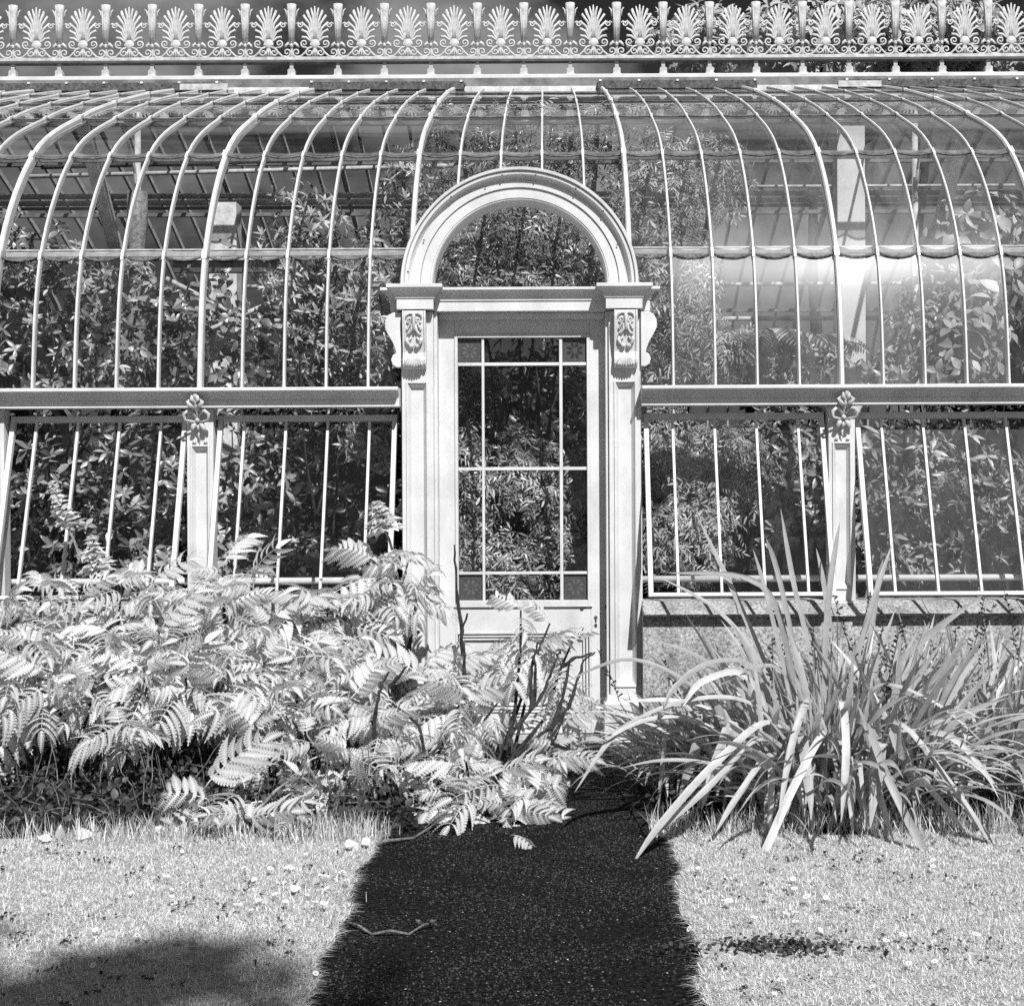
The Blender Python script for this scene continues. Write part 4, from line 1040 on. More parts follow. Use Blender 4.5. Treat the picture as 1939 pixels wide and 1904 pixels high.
def honey_leaf(seed):
    r = random.Random(seed); parts = []
    pairs = r.choice((5, 6, 6, 7)); droop = r.uniform(0.25, 0.75)
    def ra(t): return Vector((0.03 * math.sin(t * 3 + seed), t * (1 - 0.18 * droop * t), 0.10 * t - droop * t * t))
    for i in range(pairs):
        t = 0.22 + 0.70 * i / (pairs - 1)
        L = 0.36 * (0.75 + 0.5 * math.sin(PI * (0.2 + 0.6 * i / (pairs - 1))))
        for s in (-1, 1):
            lf = leaflet(L * r.uniform(.8, 1.15), 0.19, 11, r.uniform(.45, 1.0), 0.30)
            d = Vector((s * r.uniform(.85, 1.0), r.uniform(.30, .55), r.uniform(-.30, .15)))
            parts.append((lf, frame(ra(t), d, Vector((0, -0.15, 1)), roll=0)))
    parts.append((leaflet(0.38, 0.18, 12, .5, .38), frame(ra(0.97), (0, 1, -0.7), Vector((0, .5, 1)))))
    V, F = join_tpl(parts)
    m = MB(); m.tube([ra(t) for t in np.linspace(0, 1, 8)], [0.014 - 0.010 * t for t in np.linspace(0, 1, 8)], 4)
    tri = []
    for q in m.f:
        for j in range(1, len(q) - 1): tri.append((q[0], q[j], q[j + 1]))
    V2 = np.array(m.v); F2 = np.array(tri)
    V, F = np.concatenate([V, V2]), np.concatenate([F, F2 + len(V)])
    o = raw('leaf', V, F, M['silver_leaf'], smooth=True); me = o.data; bpy.data.objects.remove(o)
    return me
HL = [honey_leaf(s) for s in range(14)]
def honey_bush(base, tips, label, seed, branches=(), nl=(7, 9), size=0.40):
    """base: foot of the shrub; tips: (xd, yd, depth[, size]) rosettes; branches: bare dark limbs as photo polylines"""
    r = random.Random(seed); e = empty('honey_bush', base, label, 'shrub', 'silvery honey bushes left of the path')
    base = Vector(base)
    for tp in tips:
        p = P(*tp[:3]); sz = tp[3] if len(tp) > 3 else size
        if p.z < 0.12: p.z = 0.12
        b0 = base + Vector((r.uniform(-.15, .15), r.uniform(-.12, .12), 0))
        mid = b0 * 0.45 + p * 0.55 + Vector((r.uniform(-.08, .08), r.uniform(-.05, .12), -0.10 * (p - b0).length))
        m = MB(); pts = [b0, b0 * .7 + mid * .3 + randdir(r) * .02, mid, mid * .4 + p * .6 + randdir(r) * .015, p]
        m.tube(pts, [0.015, 0.013, 0.011, 0.009, 0.006], 6); keep(m.build('stem', M['bark' if r.random() < .6 else 'bark_pale'], None, smooth=True), e)
        n = r.randint(*nl); a0 = r.uniform(0, 6.28); dr = (p - mid).normalized()
        for i in range(n):
            a = a0 + i * 2.4; f = i / max(1, n - 1)
            el = 0.65 - 1.25 * f + r.uniform(-.25, .25)
            d = Vector((math.cos(a) * math.cos(el), math.sin(a) * math.cos(el), math.sin(el)))
            d = (d + dr * 0.15 + Vector((0.05, -0.35, -0.10))).normalized()
            pos = p - dr * (0.22 * f * sz / 0.4)
            o = bpy.data.objects.new('leaf', r.choice(HL)); col.objects.link(o)
            s = sz * r.uniform(.5, 1.2) * (0.8 + 0.25 * f)
            o.matrix_world = frame(pos, d, (Vector((0.1, -0.75, 0.85)) + randdir(r) * .5).normalized(), s=s)
            mw = o.matrix_world.copy(); o.parent = e; o.matrix_parent_inverse = Matrix.Translation(e.location).inverted(); o.matrix_basis = mw
    for br in branches:
        m = MB(); pts = [P(*q) for q in br]; k_ = len(pts)
        fine = []
        for a, b in zip(pts, pts[1:]):
            for j in range(4): fine.append(a + (b - a) * j / 4 + randdir(r) * 0.006)
        fine.append(pts[-1]); n = len(fine)
        m.tube(fine, [(0.015 - 0.010 * i / n) * r.uniform(.8, 1.3) for i in range(n)], 7); keep(m.build('branch', M['bark'], None), e)
    return e
HB = []
honey_bush((X(110, -1.0), -1.1, -0.01), [(75, 1110, -.75), (150, 1120, -.7), (230, 1100, -.7), (60, 1210, -1.2), (140, 1220, -1.2), (215, 1190, -1.1), (20, 1150, -.9), (90, 1275, -1.5), (180, 1280, -1.5), (20, 1265, -1.45), (-60, 1200, -1.2)],
           'silvery shrub with toothed feathered leaves at the far left of the bed', 1)
honey_bush((X(300, -1.0), -1.0, -0.01), [(290, 1095, -.7), (370, 1120, -.8), (300, 1190, -1.1), (380, 1200, -1.2), (270, 1260, -1.45), (350, 1275, -1.5), (225, 1370, -1.9, .34)],
           'silvery toothed-leaved shrub below the sash left of the left pier', 2)
honey_bush((X(450, -1.0), -1.0, -0.01), [(420, 1070, -.7), (480, 1090, -.75), (440, 1130, -.9), (450, 1210, -1.2), (510, 1170, -1.0), (500, 1250, -1.4), (430, 1280, -1.5), (520, 1310, -1.7, .42)],
           'tall silvery toothed-leaved shrub in front of the left pier', 3)
honey_bush((X(590, -1.0), -1.0, -0.01), [(570, 1140, -.8), (620, 1150, -.8), (580, 1220, -1.1), (640, 1230, -1.2), (600, 1290, -1.4), (560, 1300, -1.5), (660, 1320, -1.5)],
           'silvery toothed-leaved shrub below the open sash left of the door', 4)
honey_bush((X(715, -0.6), -0.75, -0.01), [(715, 1055, -.6, .42), (775, 1050, -.6, .36), (735, 1100, -.65, .4), (790, 1110, -.6, .32), (700, 1110, -.7, .3), (660, 1170, -.8, .3)],
           'tallest silvery shrub beside the left door pilaster', 5,
           branches=[[(775, 1300, -.6), (772, 1230, -.6), (778, 1200, -.6), (766, 1165, -.6)], [(778, 1200, -.6), (792, 1196, -.6), (797, 1185, -.6)], [(790, 1340, -.7), (735, 1240, -.7), (712, 1190, -.7)]], nl=(5, 7))
honey_bush((X(800, -1.4), -1.5, -0.01), [(740, 1310, -1.2), (800, 1270, -1.1), (850, 1270, -1.1), (905, 1250, -.9, .3), (880, 1320, -1.4), (790, 1350, -1.5), (940, 1330, -1.3, .32), (730, 1380, -1.6), (840, 1390, -1.6), (690, 1260, -1.2, .3)],
           'broad silvery shrub in front of the door, left half', 6,
           branches=[[(705, 1480, -1.9), (706, 1400, -1.9), (712, 1330, -1.9), (722, 1290, -1.85), (735, 1270, -1.8)], [(860, 1320, -1.2), (876, 1290, -1.2), (878, 1240, -1.2), (873, 1200, -1.2), (884, 1160, -1.2)], [(874, 1240, -1.2), (872, 1180, -1.2), (862, 1090, -1.15), (860, 1030, -1.15)],
                     [(735, 1300, -1.7), (752, 1280, -1.7), (770, 1260, -1.7)], [(770, 1500, -1.9), (800, 1420, -1.8), (790, 1370, -1.8), (740, 1330, -1.8)]])
honey_bush((X(960, -1.6), -1.7, -0.01), [(985, 1155, -1.1, .36), (1040, 1180, -1.1, .34), (1085, 1210, -1.1, .34), (1020, 1225, -1.15, .36), (1085, 1290, -1.2, .34), (1060, 1370, -1.5, .36)],
           'silvery shrub on bare dark branches in front of the white door', 7,
           branches=[[(955, 1420, -1.75), (965, 1390, -1.7), (990, 1360, -1.6), (1020, 1325, -1.5), (1035, 1290, -1.4), (1050, 1250, -1.3), (1060, 1230, -1.25)], [(1005, 1345, -1.55), (1003, 1290, -1.5), (1010, 1240, -1.4), (1018, 1215, -1.35)], [(1010, 1335, -1.5), (1012, 1270, -1.5), (1010, 1240, -1.45)],
                     [(975, 1430, -1.75), (1010, 1400, -1.7), (1050, 1370, -1.6), (1075, 1340, -1.5), (1090, 1290, -1.4), (1105, 1250, -1.3), (1125, 1235, -1.25)], [(1040, 1380, -1.6), (1065, 1320, -1.5), (1078, 1250, -1.4)], [(1062, 1262, -1.3), (1090, 1245, -1.3), (1120, 1236, -1.25)]], nl=(3, 5))
honey_bush((X(690, -2.2), -2.1, -0.01), [(660, 1420, -2.1, .36), (580, 1390, -2.0, .36), (740, 1440, -2.2, .3), (480, 1370, -2.0, .34), (700, 1360, -1.8, .34)],
           'low silvery shrub hanging over the dark front of the bed', 8, nl=(4, 6))
honey_bush((X(930, -2.5), -2.45, -0.01), [(880, 1440, -2.2, .36), (940, 1470, -2.3, .38), (1000, 1480, -2.3, .36), (890, 1530, -2.6, .36), (1030, 1440, -2.1, .32), (950, 1540, -2.6, .32), (1010, 1525, -2.5, .3), (830, 1490, -2.4, .3), (1050, 1410, -1.9, .28)],
           'low silvery shrub sprawling onto the path at its left edge', 9, nl=(5, 7))
honey_bush((X(480, -2.75), -2.75, -0.01), [(385, 1495, -2.7, .44), (460, 1490, -2.7, .40), (545, 1475, -2.65, .46), (595, 1525, -2.75, .44), (510, 1560, -2.9, .42), (395, 1570, -2.95, .3), (455, 1600, -3.0, .26), (560, 1600, -3.05, .24)],
           'young silvery shrub at the lawn edge in front of the dark bed', 10, nl=(3, 5))
# flower spikes of the bushes
def spike(base, tip, fat, label, seed):
    r = random.Random(seed); base, tip = Vector(base), Vector(tip)
    e = empty('flower_spike', base, label, 'flower spike', 'flower spikes of the silvery shrubs')
    m = MB(); m.tube(wob(base, tip, 5, .02, r), [.009, .009, .008, .007, .006, .004], 6); keep(m.build('stalk', M['bark_pale'], None), e)
    mats = []; ax = (tip - base).normalized()
    for i in range(150):
        t = 0.35 + 0.65 * r.random(); a = r.uniform(0, 6.28); sd = ax.orthogonal().normalized(); sd.rotate(Matrix.Rotation(a, 3, ax))
        mats.append(frame(base + (tip - base) * t, sd + ax * r.uniform(0, .7), ax, s=fat * (1.5 - 1.1 * (t - .55) / .45) * r.uniform(.7, 1.2)))
    keep(inst('bract', *leaf_tpl(0.28, .3, .3), np.array(mats), M['silver_leaf']), e)
spike(P(742, 1040, -.6), P(712, 948, -.62), 0.085, 'pale flower spike leaning left beside the door pilaster', 1)
spike(P(196, 1120, -.55), P(170, 1010, -.6), 0.07, 'knobbly flower spike in front of the lower left panes', 2)
spike(P(150, 1050, -.5), P(96, 905, -.55), 0.062, 'long bent flower spike at the far left panes', 3)

# ------------------------------------------------------------------ strap-leaved clumps right of the path
def strap(pts, wd, fold=0.28, n=None, taper=0.75, twist=0.0, face=None):
    """long blade along pts with a crease; widest part-way, pointed tip"""
    pts = [Vector(p) for p in pts]
    # resample by Catmull-Rom
    res = []; K = len(pts)
    for i in range(K - 1):
        p0, p1, p2, p3 = pts[max(0, i - 1)], pts[i], pts[i + 1], pts[min(K - 1, i + 2)]
        for j in range(6):
            t = j / 6; res.append(0.5 * ((2 * p1) + (p2 - p0) * t + (2 * p0 - 5 * p1 + 4 * p2 - p3) * t * t + (3 * p1 - p0 - 3 * p2 + p3) * t ** 3))
    res.append(pts[-1]); n = len(res); V = []; F = []
    for i, p in enumerate(res):
        t = i / (n - 1); tg = (res[min(i + 1, n - 1)] - res[max(0, i - 1)]).normalized()
        sd = tg.cross(face if face else Vector((0, 0, 1)))
        if sd.length < 0.15: sd = sd + Vector((0.15, 0.05, 0))
        sd.normalize(); sd.rotate(Matrix.Rotation(twist * (t + .25), 3, tg)); nr = sd.cross(tg)
        h = wd * (0.55 + 0.45 * min(1, t / 0.45)) * (1 if t < taper else max(0.02, 1 - ((t - taper) / (1 - taper)) ** 1.3))
        for a, o in ((-1, fold), (-0.45, 0.02), (0, fold * 0.35), (0.45, 0.02), (1, fold)): V.append(tuple(p + sd * h * a + nr * h * o))
    for i in range(n - 1):
        for j in range(4): F.append((i * 5 + j, i * 5 + j + 1, i * 5 + j + 6, i * 5 + j + 5))
    return V, F
def uv_blade(V, F):
    m = MB(); m.add(V, F); me = m.mesh('blade', M['blade'], True); uv = me.uv_layers.new(name='UVMap'); n = len(V) // 5
    for lp in me.loops: uv.data[lp.index].uv = ((lp.vertex_index % 5) / 4, (lp.vertex_index // 5) / (n - 1))
    return me
def blade_mesh(L, el, bend, wd, twist=0.0, kink=None):
    """blade leaving the origin in the XZ plane, elevation el, bending down by bend radians in all"""
    pts = [Vector((0, 0, 0))]; a = el; N = 9
    for i in range(N):
        t = (i + .5) / N
        a = el - bend * t ** 1.6
        if kink and t > kink: a = el - bend * 0.4 - 2.2
        pts.append(pts[-1] + Vector((math.cos(a), 0, math.sin(a))) * L / N)
    V, F = strap(pts, wd, twist=twist + (1.2 if bend < 1 and el > 1.1 else 0))
    return uv_blade(V, F)
br = random.Random(3)
VAR = [(br.uniform(.95, 1.2), el, bd, br.uniform(.012, .022), br.uniform(-.7, .7), None) for el, bd in ((1.5, .2), (1.4, .35), (1.3, .6), (1.25, .9), (1.15, 1.2), (1.0, 1.0), (.9, 1.4), (1.3, 1.9), (1.1, 2.2), (.8, .9), (1.45, .5), (1.2, .45), (.65, .9), (1.5, 1.2))] + [(1.0, 1.3, .5, .034, .3, .6), (1.0, 1.1, .5, .032, -.3, .55)]
BM = [blade_mesh(*v) for v in VAR]
def clump(name, centre, rx, ry, n, label, seed, scale, meshes, cat='plant', face=None, sweep=(0, 6.283), lift=0.0, spikes=0, heroes=(), wmul=1.0, fill=0):
    r = random.Random(seed); c = Vector(centre); e = empty(name, c, label, cat)
    for i in range(n):
        q = math.sqrt(r.random()); a = r.uniform(0, 6.283)
        p = c + Vector((math.cos(a) * q * rx, math.sin(a) * q * ry, -0.01))
        k_ = min(len(meshes) - 1, int((0.25 * r.random() + 0.9 * q * r.random() ** .6) * len(meshes)))
        if r.random() < 0.35: k_ = r.randrange(len(meshes))
        az = a + r.gauss(0, .55) if r.random() < .75 else r.uniform(*sweep)
        o = bpy.data.objects.new('blade', meshes[k_]); col.objects.link(o); s = scale * r.uniform(.65, 1.12)
        o.parent = e; o.location = p - c; o.rotation_euler = (r.gauss(0, .10), r.gauss(0, .10), az); o.scale = (s, s * wmul * r.uniform(.75, 1.2), s)
    for h in heroes:                                     # the long blades one can pick out in the photograph
        wdt, tw, pts = h[0], h[1], h[2:]
        V, F = strap([P(*q) for q in pts], wdt * 0.58, twist=tw, face=Vector((0.15, -1, 0.75)))
        keep(link('blade', uv_blade(V, F)), e)
    if fill:                                             # the inner blades too many to pick apart
        V, F, o_ = [], [], 0
        for i in range(fill):
            q = math.sqrt(r.random()) * 1.05; a = r.uniform(0, 6.283); me = r.choice(meshes); s = scale * r.uniform(.5, 1.05)
            mt_ = Matrix.Translation((math.cos(a) * q * rx, math.sin(a) * q * ry, -.01)) @ Matrix.Rotation(a + r.gauss(0, .8), 4, 'Z') @ Matrix.Rotation(r.gauss(0, .15), 4, 'Y') @ Matrix.Diagonal((s, s * wmul * r.uniform(.5, .9), s, 1))
            v = np.empty(len(me.vertices) * 3); me.vertices.foreach_get('co', v); v = v.reshape(-1, 3)
            mm_ = np.array(mt_); V.append(v @ mm_[:3, :3].T + mm_[:3, 3])
            n5 = len(v) // 5; gi, gj = np.meshgrid(np.arange(n5 - 1), np.arange(4), indexing='ij'); b0 = (gi * 5 + gj).ravel() + o_
            F.append(np.concatenate([np.stack([b0, b0 + 1, b0 + 6], 1), np.stack([b0, b0 + 6, b0 + 5], 1)])); o_ += len(v)
        o = raw('inner_blades', np.concatenate(V), np.concatenate(F), M['blade_fine'], e, smooth=True); o['kind'] = 'stuff'
    for i in range(spikes):                              # dark seed stalks
        a = r.uniform(0, 6.283); p = c + Vector((math.cos(a) * rx * .8, math.sin(a) * ry * .8, 0)); t = p + Vector((r.uniform(-.45, .45), r.uniform(-.2, .25), scale * r.uniform(.95, 1.25)))
        m = MB(); pts = wob(p, t, 8, .015, r); m.tube(pts, [.005 - .0004 * j for j in range(9)], 5)
        for j in range(14):
            u = .65 + .35 * j / 14; q = p + (t - p) * u; m.tube([q, q + Vector((r.uniform(-.03, .03), r.uniform(-.02, .02), .015))], [.004, .007], 5)
        keep(m.build('seed_stalk', M['bark'], None), e)
    return e
HERO = [
    (.030, .3, (1520, 1490, -2.3), (1450, 1280, -2.2), (1360, 1160, -2.1), (1240, 1090, -2.0)),
    (.028, -.3, (1540, 1490, -2.1), (1500, 1220, -1.9), (1470, 1080, -1.8), (1450, 1020, -1.8)),
    (.032, .2, (1585, 1480, -2.1), (1575, 1250, -2.0), (1560, 1120, -2.0), (1545, 1040, -2.0)),
    (.030, -.2, (1600, 1480, -2.0), (1640, 1250, -1.8), (1660, 1120, -1.7), (1672, 1060, -1.7)),
    (.030, .4, (1510, 1490, -2.2), (1430, 1330, -2.3), (1330, 1250, -2.4), (1230, 1210, -2.4)),
    (.028, .2, (1500, 1490, -2.3), (1400, 1380, -2.5), (1290, 1330, -2.6), (1160, 1330, -2.6)),
    (.034, -.2, (1600, 1480, -2.2), (1680, 1340, -2.2), (1730, 1250, -2.2), (1760, 1180, -2.2)),
    (.032, .3, (1620, 1480, -2.4), (1700, 1400, -2.7), (1800, 1400, -2.9), (1890, 1500, -3.0)),
    (.030, .1, (1610, 1480, -2.4), (1680, 1430, -2.8), (1760, 1500, -3.0), (1850, 1610, -3.1)),
    (.032, .2, (1590, 1470, -2.5), (1640, 1420, -2.9), (1660, 1500, -3.1), (1690, 1600, -3.2)),
    (.030, .2, (1520, 1480, -2.5), (1460, 1430, -2.9), (1400, 1500, -3.1), (1350, 1580, -3.2)),
    (.036, .2, (1545, 1500, -2.2), (1480, 1340, -2.1), (1400, 1150, -2.0), (1318, 975, -1.9)),
    (.034, -.2, (1550, 1500, -2.2), (1500, 1280, -2.1), (1440, 1110, -2.05), (1262, 1085, -2.0)),
    (.030, .1, (1560, 1490, -2.2), (1535, 1260, -2.2), (1500, 1100, -2.2), (1478, 965, -2.2)),
    (.032, .0, (1560, 1490, -2.2), (1560, 1250, -2.2), (1572, 1100, -2.2), (1590, 990, -2.2)),
    (.030, .3, (1530, 1490, -2.3), (1490, 1300, -2.2), (1450, 1130, -2.2), (1425, 1040, -2.2)),
    (.030, -.3, (1570, 1490, -2.1), (1610, 1290, -2.0), (1650, 1150, -2.0), (1690, 1030, -1.9)),
    (.034, .4, (1580, 1480, -2.3), (1640, 1330, -2.4), (1740, 1220, -2.5), (1860, 1130, -2.6)),
    (.034, .6, (1530, 1480, -2.4), (1430, 1340, -2.7), (1290, 1330, -2.9), (1130, 1400, -3.0)),
    (.032, -.4, (1500, 1480, -2.4), (1420, 1290, -2.7), (1330, 1290, -2.9), (1290, 1340, -3.0)),
    (.040, .5, (1540, 1470, -2.5), (1460, 1370, -2.9), (1360, 1440, -3.2), (1250, 1560, -3.35), (1192, 1640, -3.4)),
    (.034, .3, (1530, 1470, -2.5), (1440, 1400, -2.9), (1330, 1500, -3.2), (1215, 1600, -3.3)),
    (.040, -.4, (1570, 1470, -2.5), (1560, 1390, -2.9), (1500, 1490, -3.2), (1440, 1620, -3.35), (1410, 1655, -3.4)),
    (.038, .4, (1590, 1460, -2.5), (1630, 1370, -2.9), (1680, 1480, -3.2), (1740, 1600, -3.35), (1780, 1648, -3.4)),
    (.038, -.3, (1600, 1460, -2.5), (1690, 1370, -2.9), (1790, 1480, -3.1), (1860, 1580, -3.2), (1905, 1635, -3.25)),
    (.036, .3, (1570, 1470, -2.5), (1590, 1330, -2.9), (1600, 1420, -3.2), (1590, 1560, -3.3)),
    (.034, .2, (1550, 1470, -2.5), (1535, 1330, -2.9), (1500, 1400, -3.1), (1470, 1560, -3.3)),
    (.034, .5, (1520, 1480, -2.4), (1440, 1280, -2.6), (1350, 1255, -2.8), (1280, 1300, -2.9), (1255, 1340, -2.95)),
    (.032, .5, (1560, 1480, -2.4), (1490, 1290, -2.6), (1430, 1265, -2.7), (1360, 1300, -2.8)),
    (.030, -.5, (1600, 1480, -2.4), (1650, 1310, -2.6), (1760, 1330, -2.8), (1870, 1420, -2.9)),
    (.026, .3, (1480, 1490, -2.4), (1350, 1330, -2.5), (1200, 1250, -2.5), (1070, 1290, -2.5)),
    (.026, .2, (1480, 1490, -2.4), (1320, 1370, -2.7), (1180, 1380, -2.9), (1085, 1500, -3.0)),
]
clump('strap_leaf_plant', G(1580, 1535), 0.60, 0.40, 268, 'large clump of broad pale strap leaves on the lawn edge right of the path', 1, 1.02, BM, spikes=7, heroes=HERO, fill=700)
THIN = [blade_mesh(L, el, bd, wd, tw) for L, el, bd, wd, tw in ((1, 1.5, .3, .013, .3), (1, 1.35, .7, .014, -.3), (1, 1.2, 1.0, .012, .4), (1, 1.05, 1.4, .013, -.4), (1, .9, 1.5, .012, .2), (1, .75, 1.5, .012, .3), (1, 1.4, 1.2, .013, .5))]
clump('narrow_leaf_plant', G(1865, 1500), 0.55, 0.42, 297, 'clump of narrow grassy leaves at the right edge behind the broad-leaved clump', 2, 1.05, THIN, spikes=3, wmul=1.9, fill=350)
clump('narrow_leaf_plant', (X(1700, -1.3), -1.3, 0), 0.62, 0.32, 280, 'narrow upright leaves between the broad-leaved clump and the stone plinth', 3, 0.98, THIN, spikes=5, wmul=1.9, fill=350)
clump('narrow_leaf_plant', (X(1330, -1.7), -1.75, 0), 0.38, 0.38, 260, 'low narrow leaves spilling towards the right door pilaster', 4, 0.72, THIN, spikes=3, wmul=1.5, fill=200)

# ------------------------------------------------------------------ ground cover, grass, flowers
gr = random.Random(9); ng = np.random.default_rng(4)
def lit_points(n, poly_fn):
    out = []
    while len(out) < n:
        q = poly_fn()
        if q: out.append(q)
    return out
# dead leaves and low greenery in the shade of the shrubs
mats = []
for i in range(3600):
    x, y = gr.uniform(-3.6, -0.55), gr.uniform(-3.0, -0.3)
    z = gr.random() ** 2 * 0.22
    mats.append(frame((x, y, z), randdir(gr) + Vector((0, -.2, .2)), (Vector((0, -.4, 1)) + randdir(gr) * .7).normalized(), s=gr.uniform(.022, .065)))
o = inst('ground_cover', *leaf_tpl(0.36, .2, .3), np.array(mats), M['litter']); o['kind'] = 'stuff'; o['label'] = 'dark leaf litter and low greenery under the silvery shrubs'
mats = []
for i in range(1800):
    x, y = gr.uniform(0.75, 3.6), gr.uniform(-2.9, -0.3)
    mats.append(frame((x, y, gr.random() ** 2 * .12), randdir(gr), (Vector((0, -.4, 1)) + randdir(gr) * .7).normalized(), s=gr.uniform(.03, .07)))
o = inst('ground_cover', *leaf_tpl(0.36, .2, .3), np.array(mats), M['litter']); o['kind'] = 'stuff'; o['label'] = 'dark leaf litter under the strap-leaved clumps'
tw = MB()
for i in range(210):
    x, y = gr.uniform(-3.4, -0.6), gr.uniform(-2.8, -1.2); a = gr.uniform(0, 6.28); L = gr.uniform(.1, .45); up = gr.choice((.1, .3, .9, 1.3))
    d = Vector((math.cos(a) * math.cos(up), math.sin(a) * math.cos(up), math.sin(up)))
    p = Vector((x, y, gr.uniform(0, .08))); tw.tube(wob(p, p + d * L, 4, .035, gr), [.0045, .004, .0035, .003, .0015], 5)
o = tw.build('dead_twigs', M['straw'], fix=False); o['kind'] = 'stuff'; o['label'] = 'dry pale twigs lying under the silvery shrubs'

# lawn grass
def bare(x, y):                                          # worn patch on the right lawn
    return ((x - 1.14) / 0.32) ** 2 + ((y + 4.90) / 0.15) ** 2
def grass_side(side, n):
    pts = []
    xs = ng.uniform(0.55, 3.5, n) * side; ys = ng.uniform(-6.2, -2.72, n)
    keepm = np.ones(n, bool)
    e = np.array([path_edge(max(y, -9), side) for y in ys])
    keepm &= (xs * side > e * side - 0.01)
    nb = bare(xs, ys) if side > 0 else np.full(n, 9.0)
    nb = nb * (1 + 0.5 * np.sin(xs * 17 + 3 * np.sin(ys * 23)))
    keepm &= ~((nb < 0.9) & (ng.random(n) < 0.72)); keepm &= ~((nb < 2.2) & (ng.random(n) < 0.35))
    # ragged back edge against the beds
    keepm &= (ys < -2.92 - 0.10 * np.sin(xs * 6.1) * np.sin(xs * 2.3 + 1) - 0.12 * ng.random(n))
    # sparser thin spots
    thin = np.sin(xs * 9.3 + 2 * np.sin(ys * 5.1)) * np.sin(ys * 11.7 + xs * 3.3)
    keepm &= ~((thin > 0.80) & (ng.random(n) < 0.55))
    xs, ys, e = xs[keepm], ys[keepm], e[keepm]; N = len(xs)
    edge = np.exp(-((xs - e) * side) / 0.05); backe = np.exp(-(-2.95 - ys) / 0.10)
    h = ng.uniform(.012, .032, N) * (1 + 0.35 * edge + 1.5 * backe * ng.random(N)); h *= np.where(ng.random(N) < 0.03, 1.8, 1)
    az = ng.uniform(0, 2 * PI, N); lean = np.abs(ng.normal(.95, .4, N)).clip(0.1, 1.35)
    lx, ly = np.cos(az) * np.sin(lean), np.sin(az) * np.sin(lean)
    lx = lx - side * edge * 0.55                              # blades flop over the path edge
    wdt = ng.uniform(.0013, .0024, N); sx, sy = -np.sin(az), np.cos(az)
    z0 = np.full(N, -0.004); cz = np.cos(lean)
    b = np.stack([xs, ys, z0], 1); m1 = b + np.stack([lx * h * .45, ly * h * .45, cz * h * .62], 1); tp = b + np.stack([lx * h * 1.15, ly * h * 1.15, cz * h * .85 * (1 - .4 * edge)], 1)
    s = np.stack([sx * wdt, sy * wdt, np.zeros(N)], 1)
    V = np.stack([b - s, b + s, m1 - s * .8, m1 + s * .8, tp], 1).reshape(-1, 3)
    k5 = (np.arange(N) * 5)[:, None, None]
    F = (np.array([(0, 1, 3), (0, 3, 2), (2, 3, 4)])[None] + k5).reshape(-1, 3)
    o = raw('grass', V, F, M['grass']); o['kind'] = 'stuff'
    o['label'] = 'short sunlit lawn grass %s of the path' % ('left' if side < 0 else 'right')
grass_side(-1, 260000); grass_side(1, 260000)
# longer tufts along the beds
def tufts(n, fx, fy, hmin, hmax, label):
    b = np.array([(fx(), fy(), 0) for _ in range(n)]); az = ng.uniform(0, 6.28, n); h = ng.uniform(hmin, hmax, n); ln = ng.uniform(.1, .7, n)
    d = np.stack([np.cos(az) * np.sin(ln), np.sin(az) * np.sin(ln), np.cos(ln)], 1) * h[:, None]; s = np.stack([-np.sin(az), np.cos(az), 0 * az], 1) * .0022
    V = np.stack([b - s, b + s, b + d * .5 - s * .8, b + d * .5 + s * .8, b + d * 1.0 - np.stack([0 * h, 0 * h, h * .15], 1)], 1).reshape(-1, 3)
    F = (np.array([(0, 1, 3), (0, 3, 2), (2, 3, 4)])[None] + (np.arange(n) * 5)[:, None, None]).reshape(-1, 3)
    o = raw('tall_grass', V, F, M['grass']); o['kind'] = 'stuff'; o['label'] = label
tufts(1500, lambda: gr.choice((gr.uniform(-3.4, -.75), gr.gauss(-1.9, .3), gr.gauss(-1.0, .15))), lambda: gr.uniform(-3.15, -2.85), .06, .2, 'longer grass along the left bed edge')
tufts(1500, lambda: gr.uniform(.75, 3.2), lambda: gr.uniform(-3.05, -2.75), .07, .22, 'longer grass round the foot of the strap-leaved clump')

# clover and small weeds in the turf
mats = []
for i in range(800):
    sd = gr.choice((-1, 1)); cx_, cy_ = sd * gr.uniform(.8, 3.3), gr.uniform(-5.9, -3.05)
    if math.sin(cx_ * 4.1 + 1.3) * math.sin(cy_ * 5.3 + cx_) < 0.1 + gr.uniform(-.5, .5): continue
    for j in range(4):
        mats.append(frame((cx_ + gr.gauss(0, .02), cy_ + gr.gauss(0, .02), gr.uniform(.006, .022)), randdir(gr) + Vector((0, 0, .1)), (Vector((0, -.2, 1)) + randdir(gr) * .5).normalized(), s=gr.uniform(.010, .022)))
for i in range(420):
    mats.append(frame((gr.gauss(1.14, .15), gr.gauss(-4.9, .055), gr.uniform(.004, .02)), randdir(gr) + Vector((0, 0, .1)), (Vector((0, -.2, 1)) + randdir(gr) * .5).normalized(), s=gr.uniform(.012, .03)))
o = inst('clover', *leaf_tpl(0.42, .15, .2), np.array(mats), M['litter']); o['kind'] = 'stuff'; o['label'] = 'dark clover and small weeds scattered in the lawns'

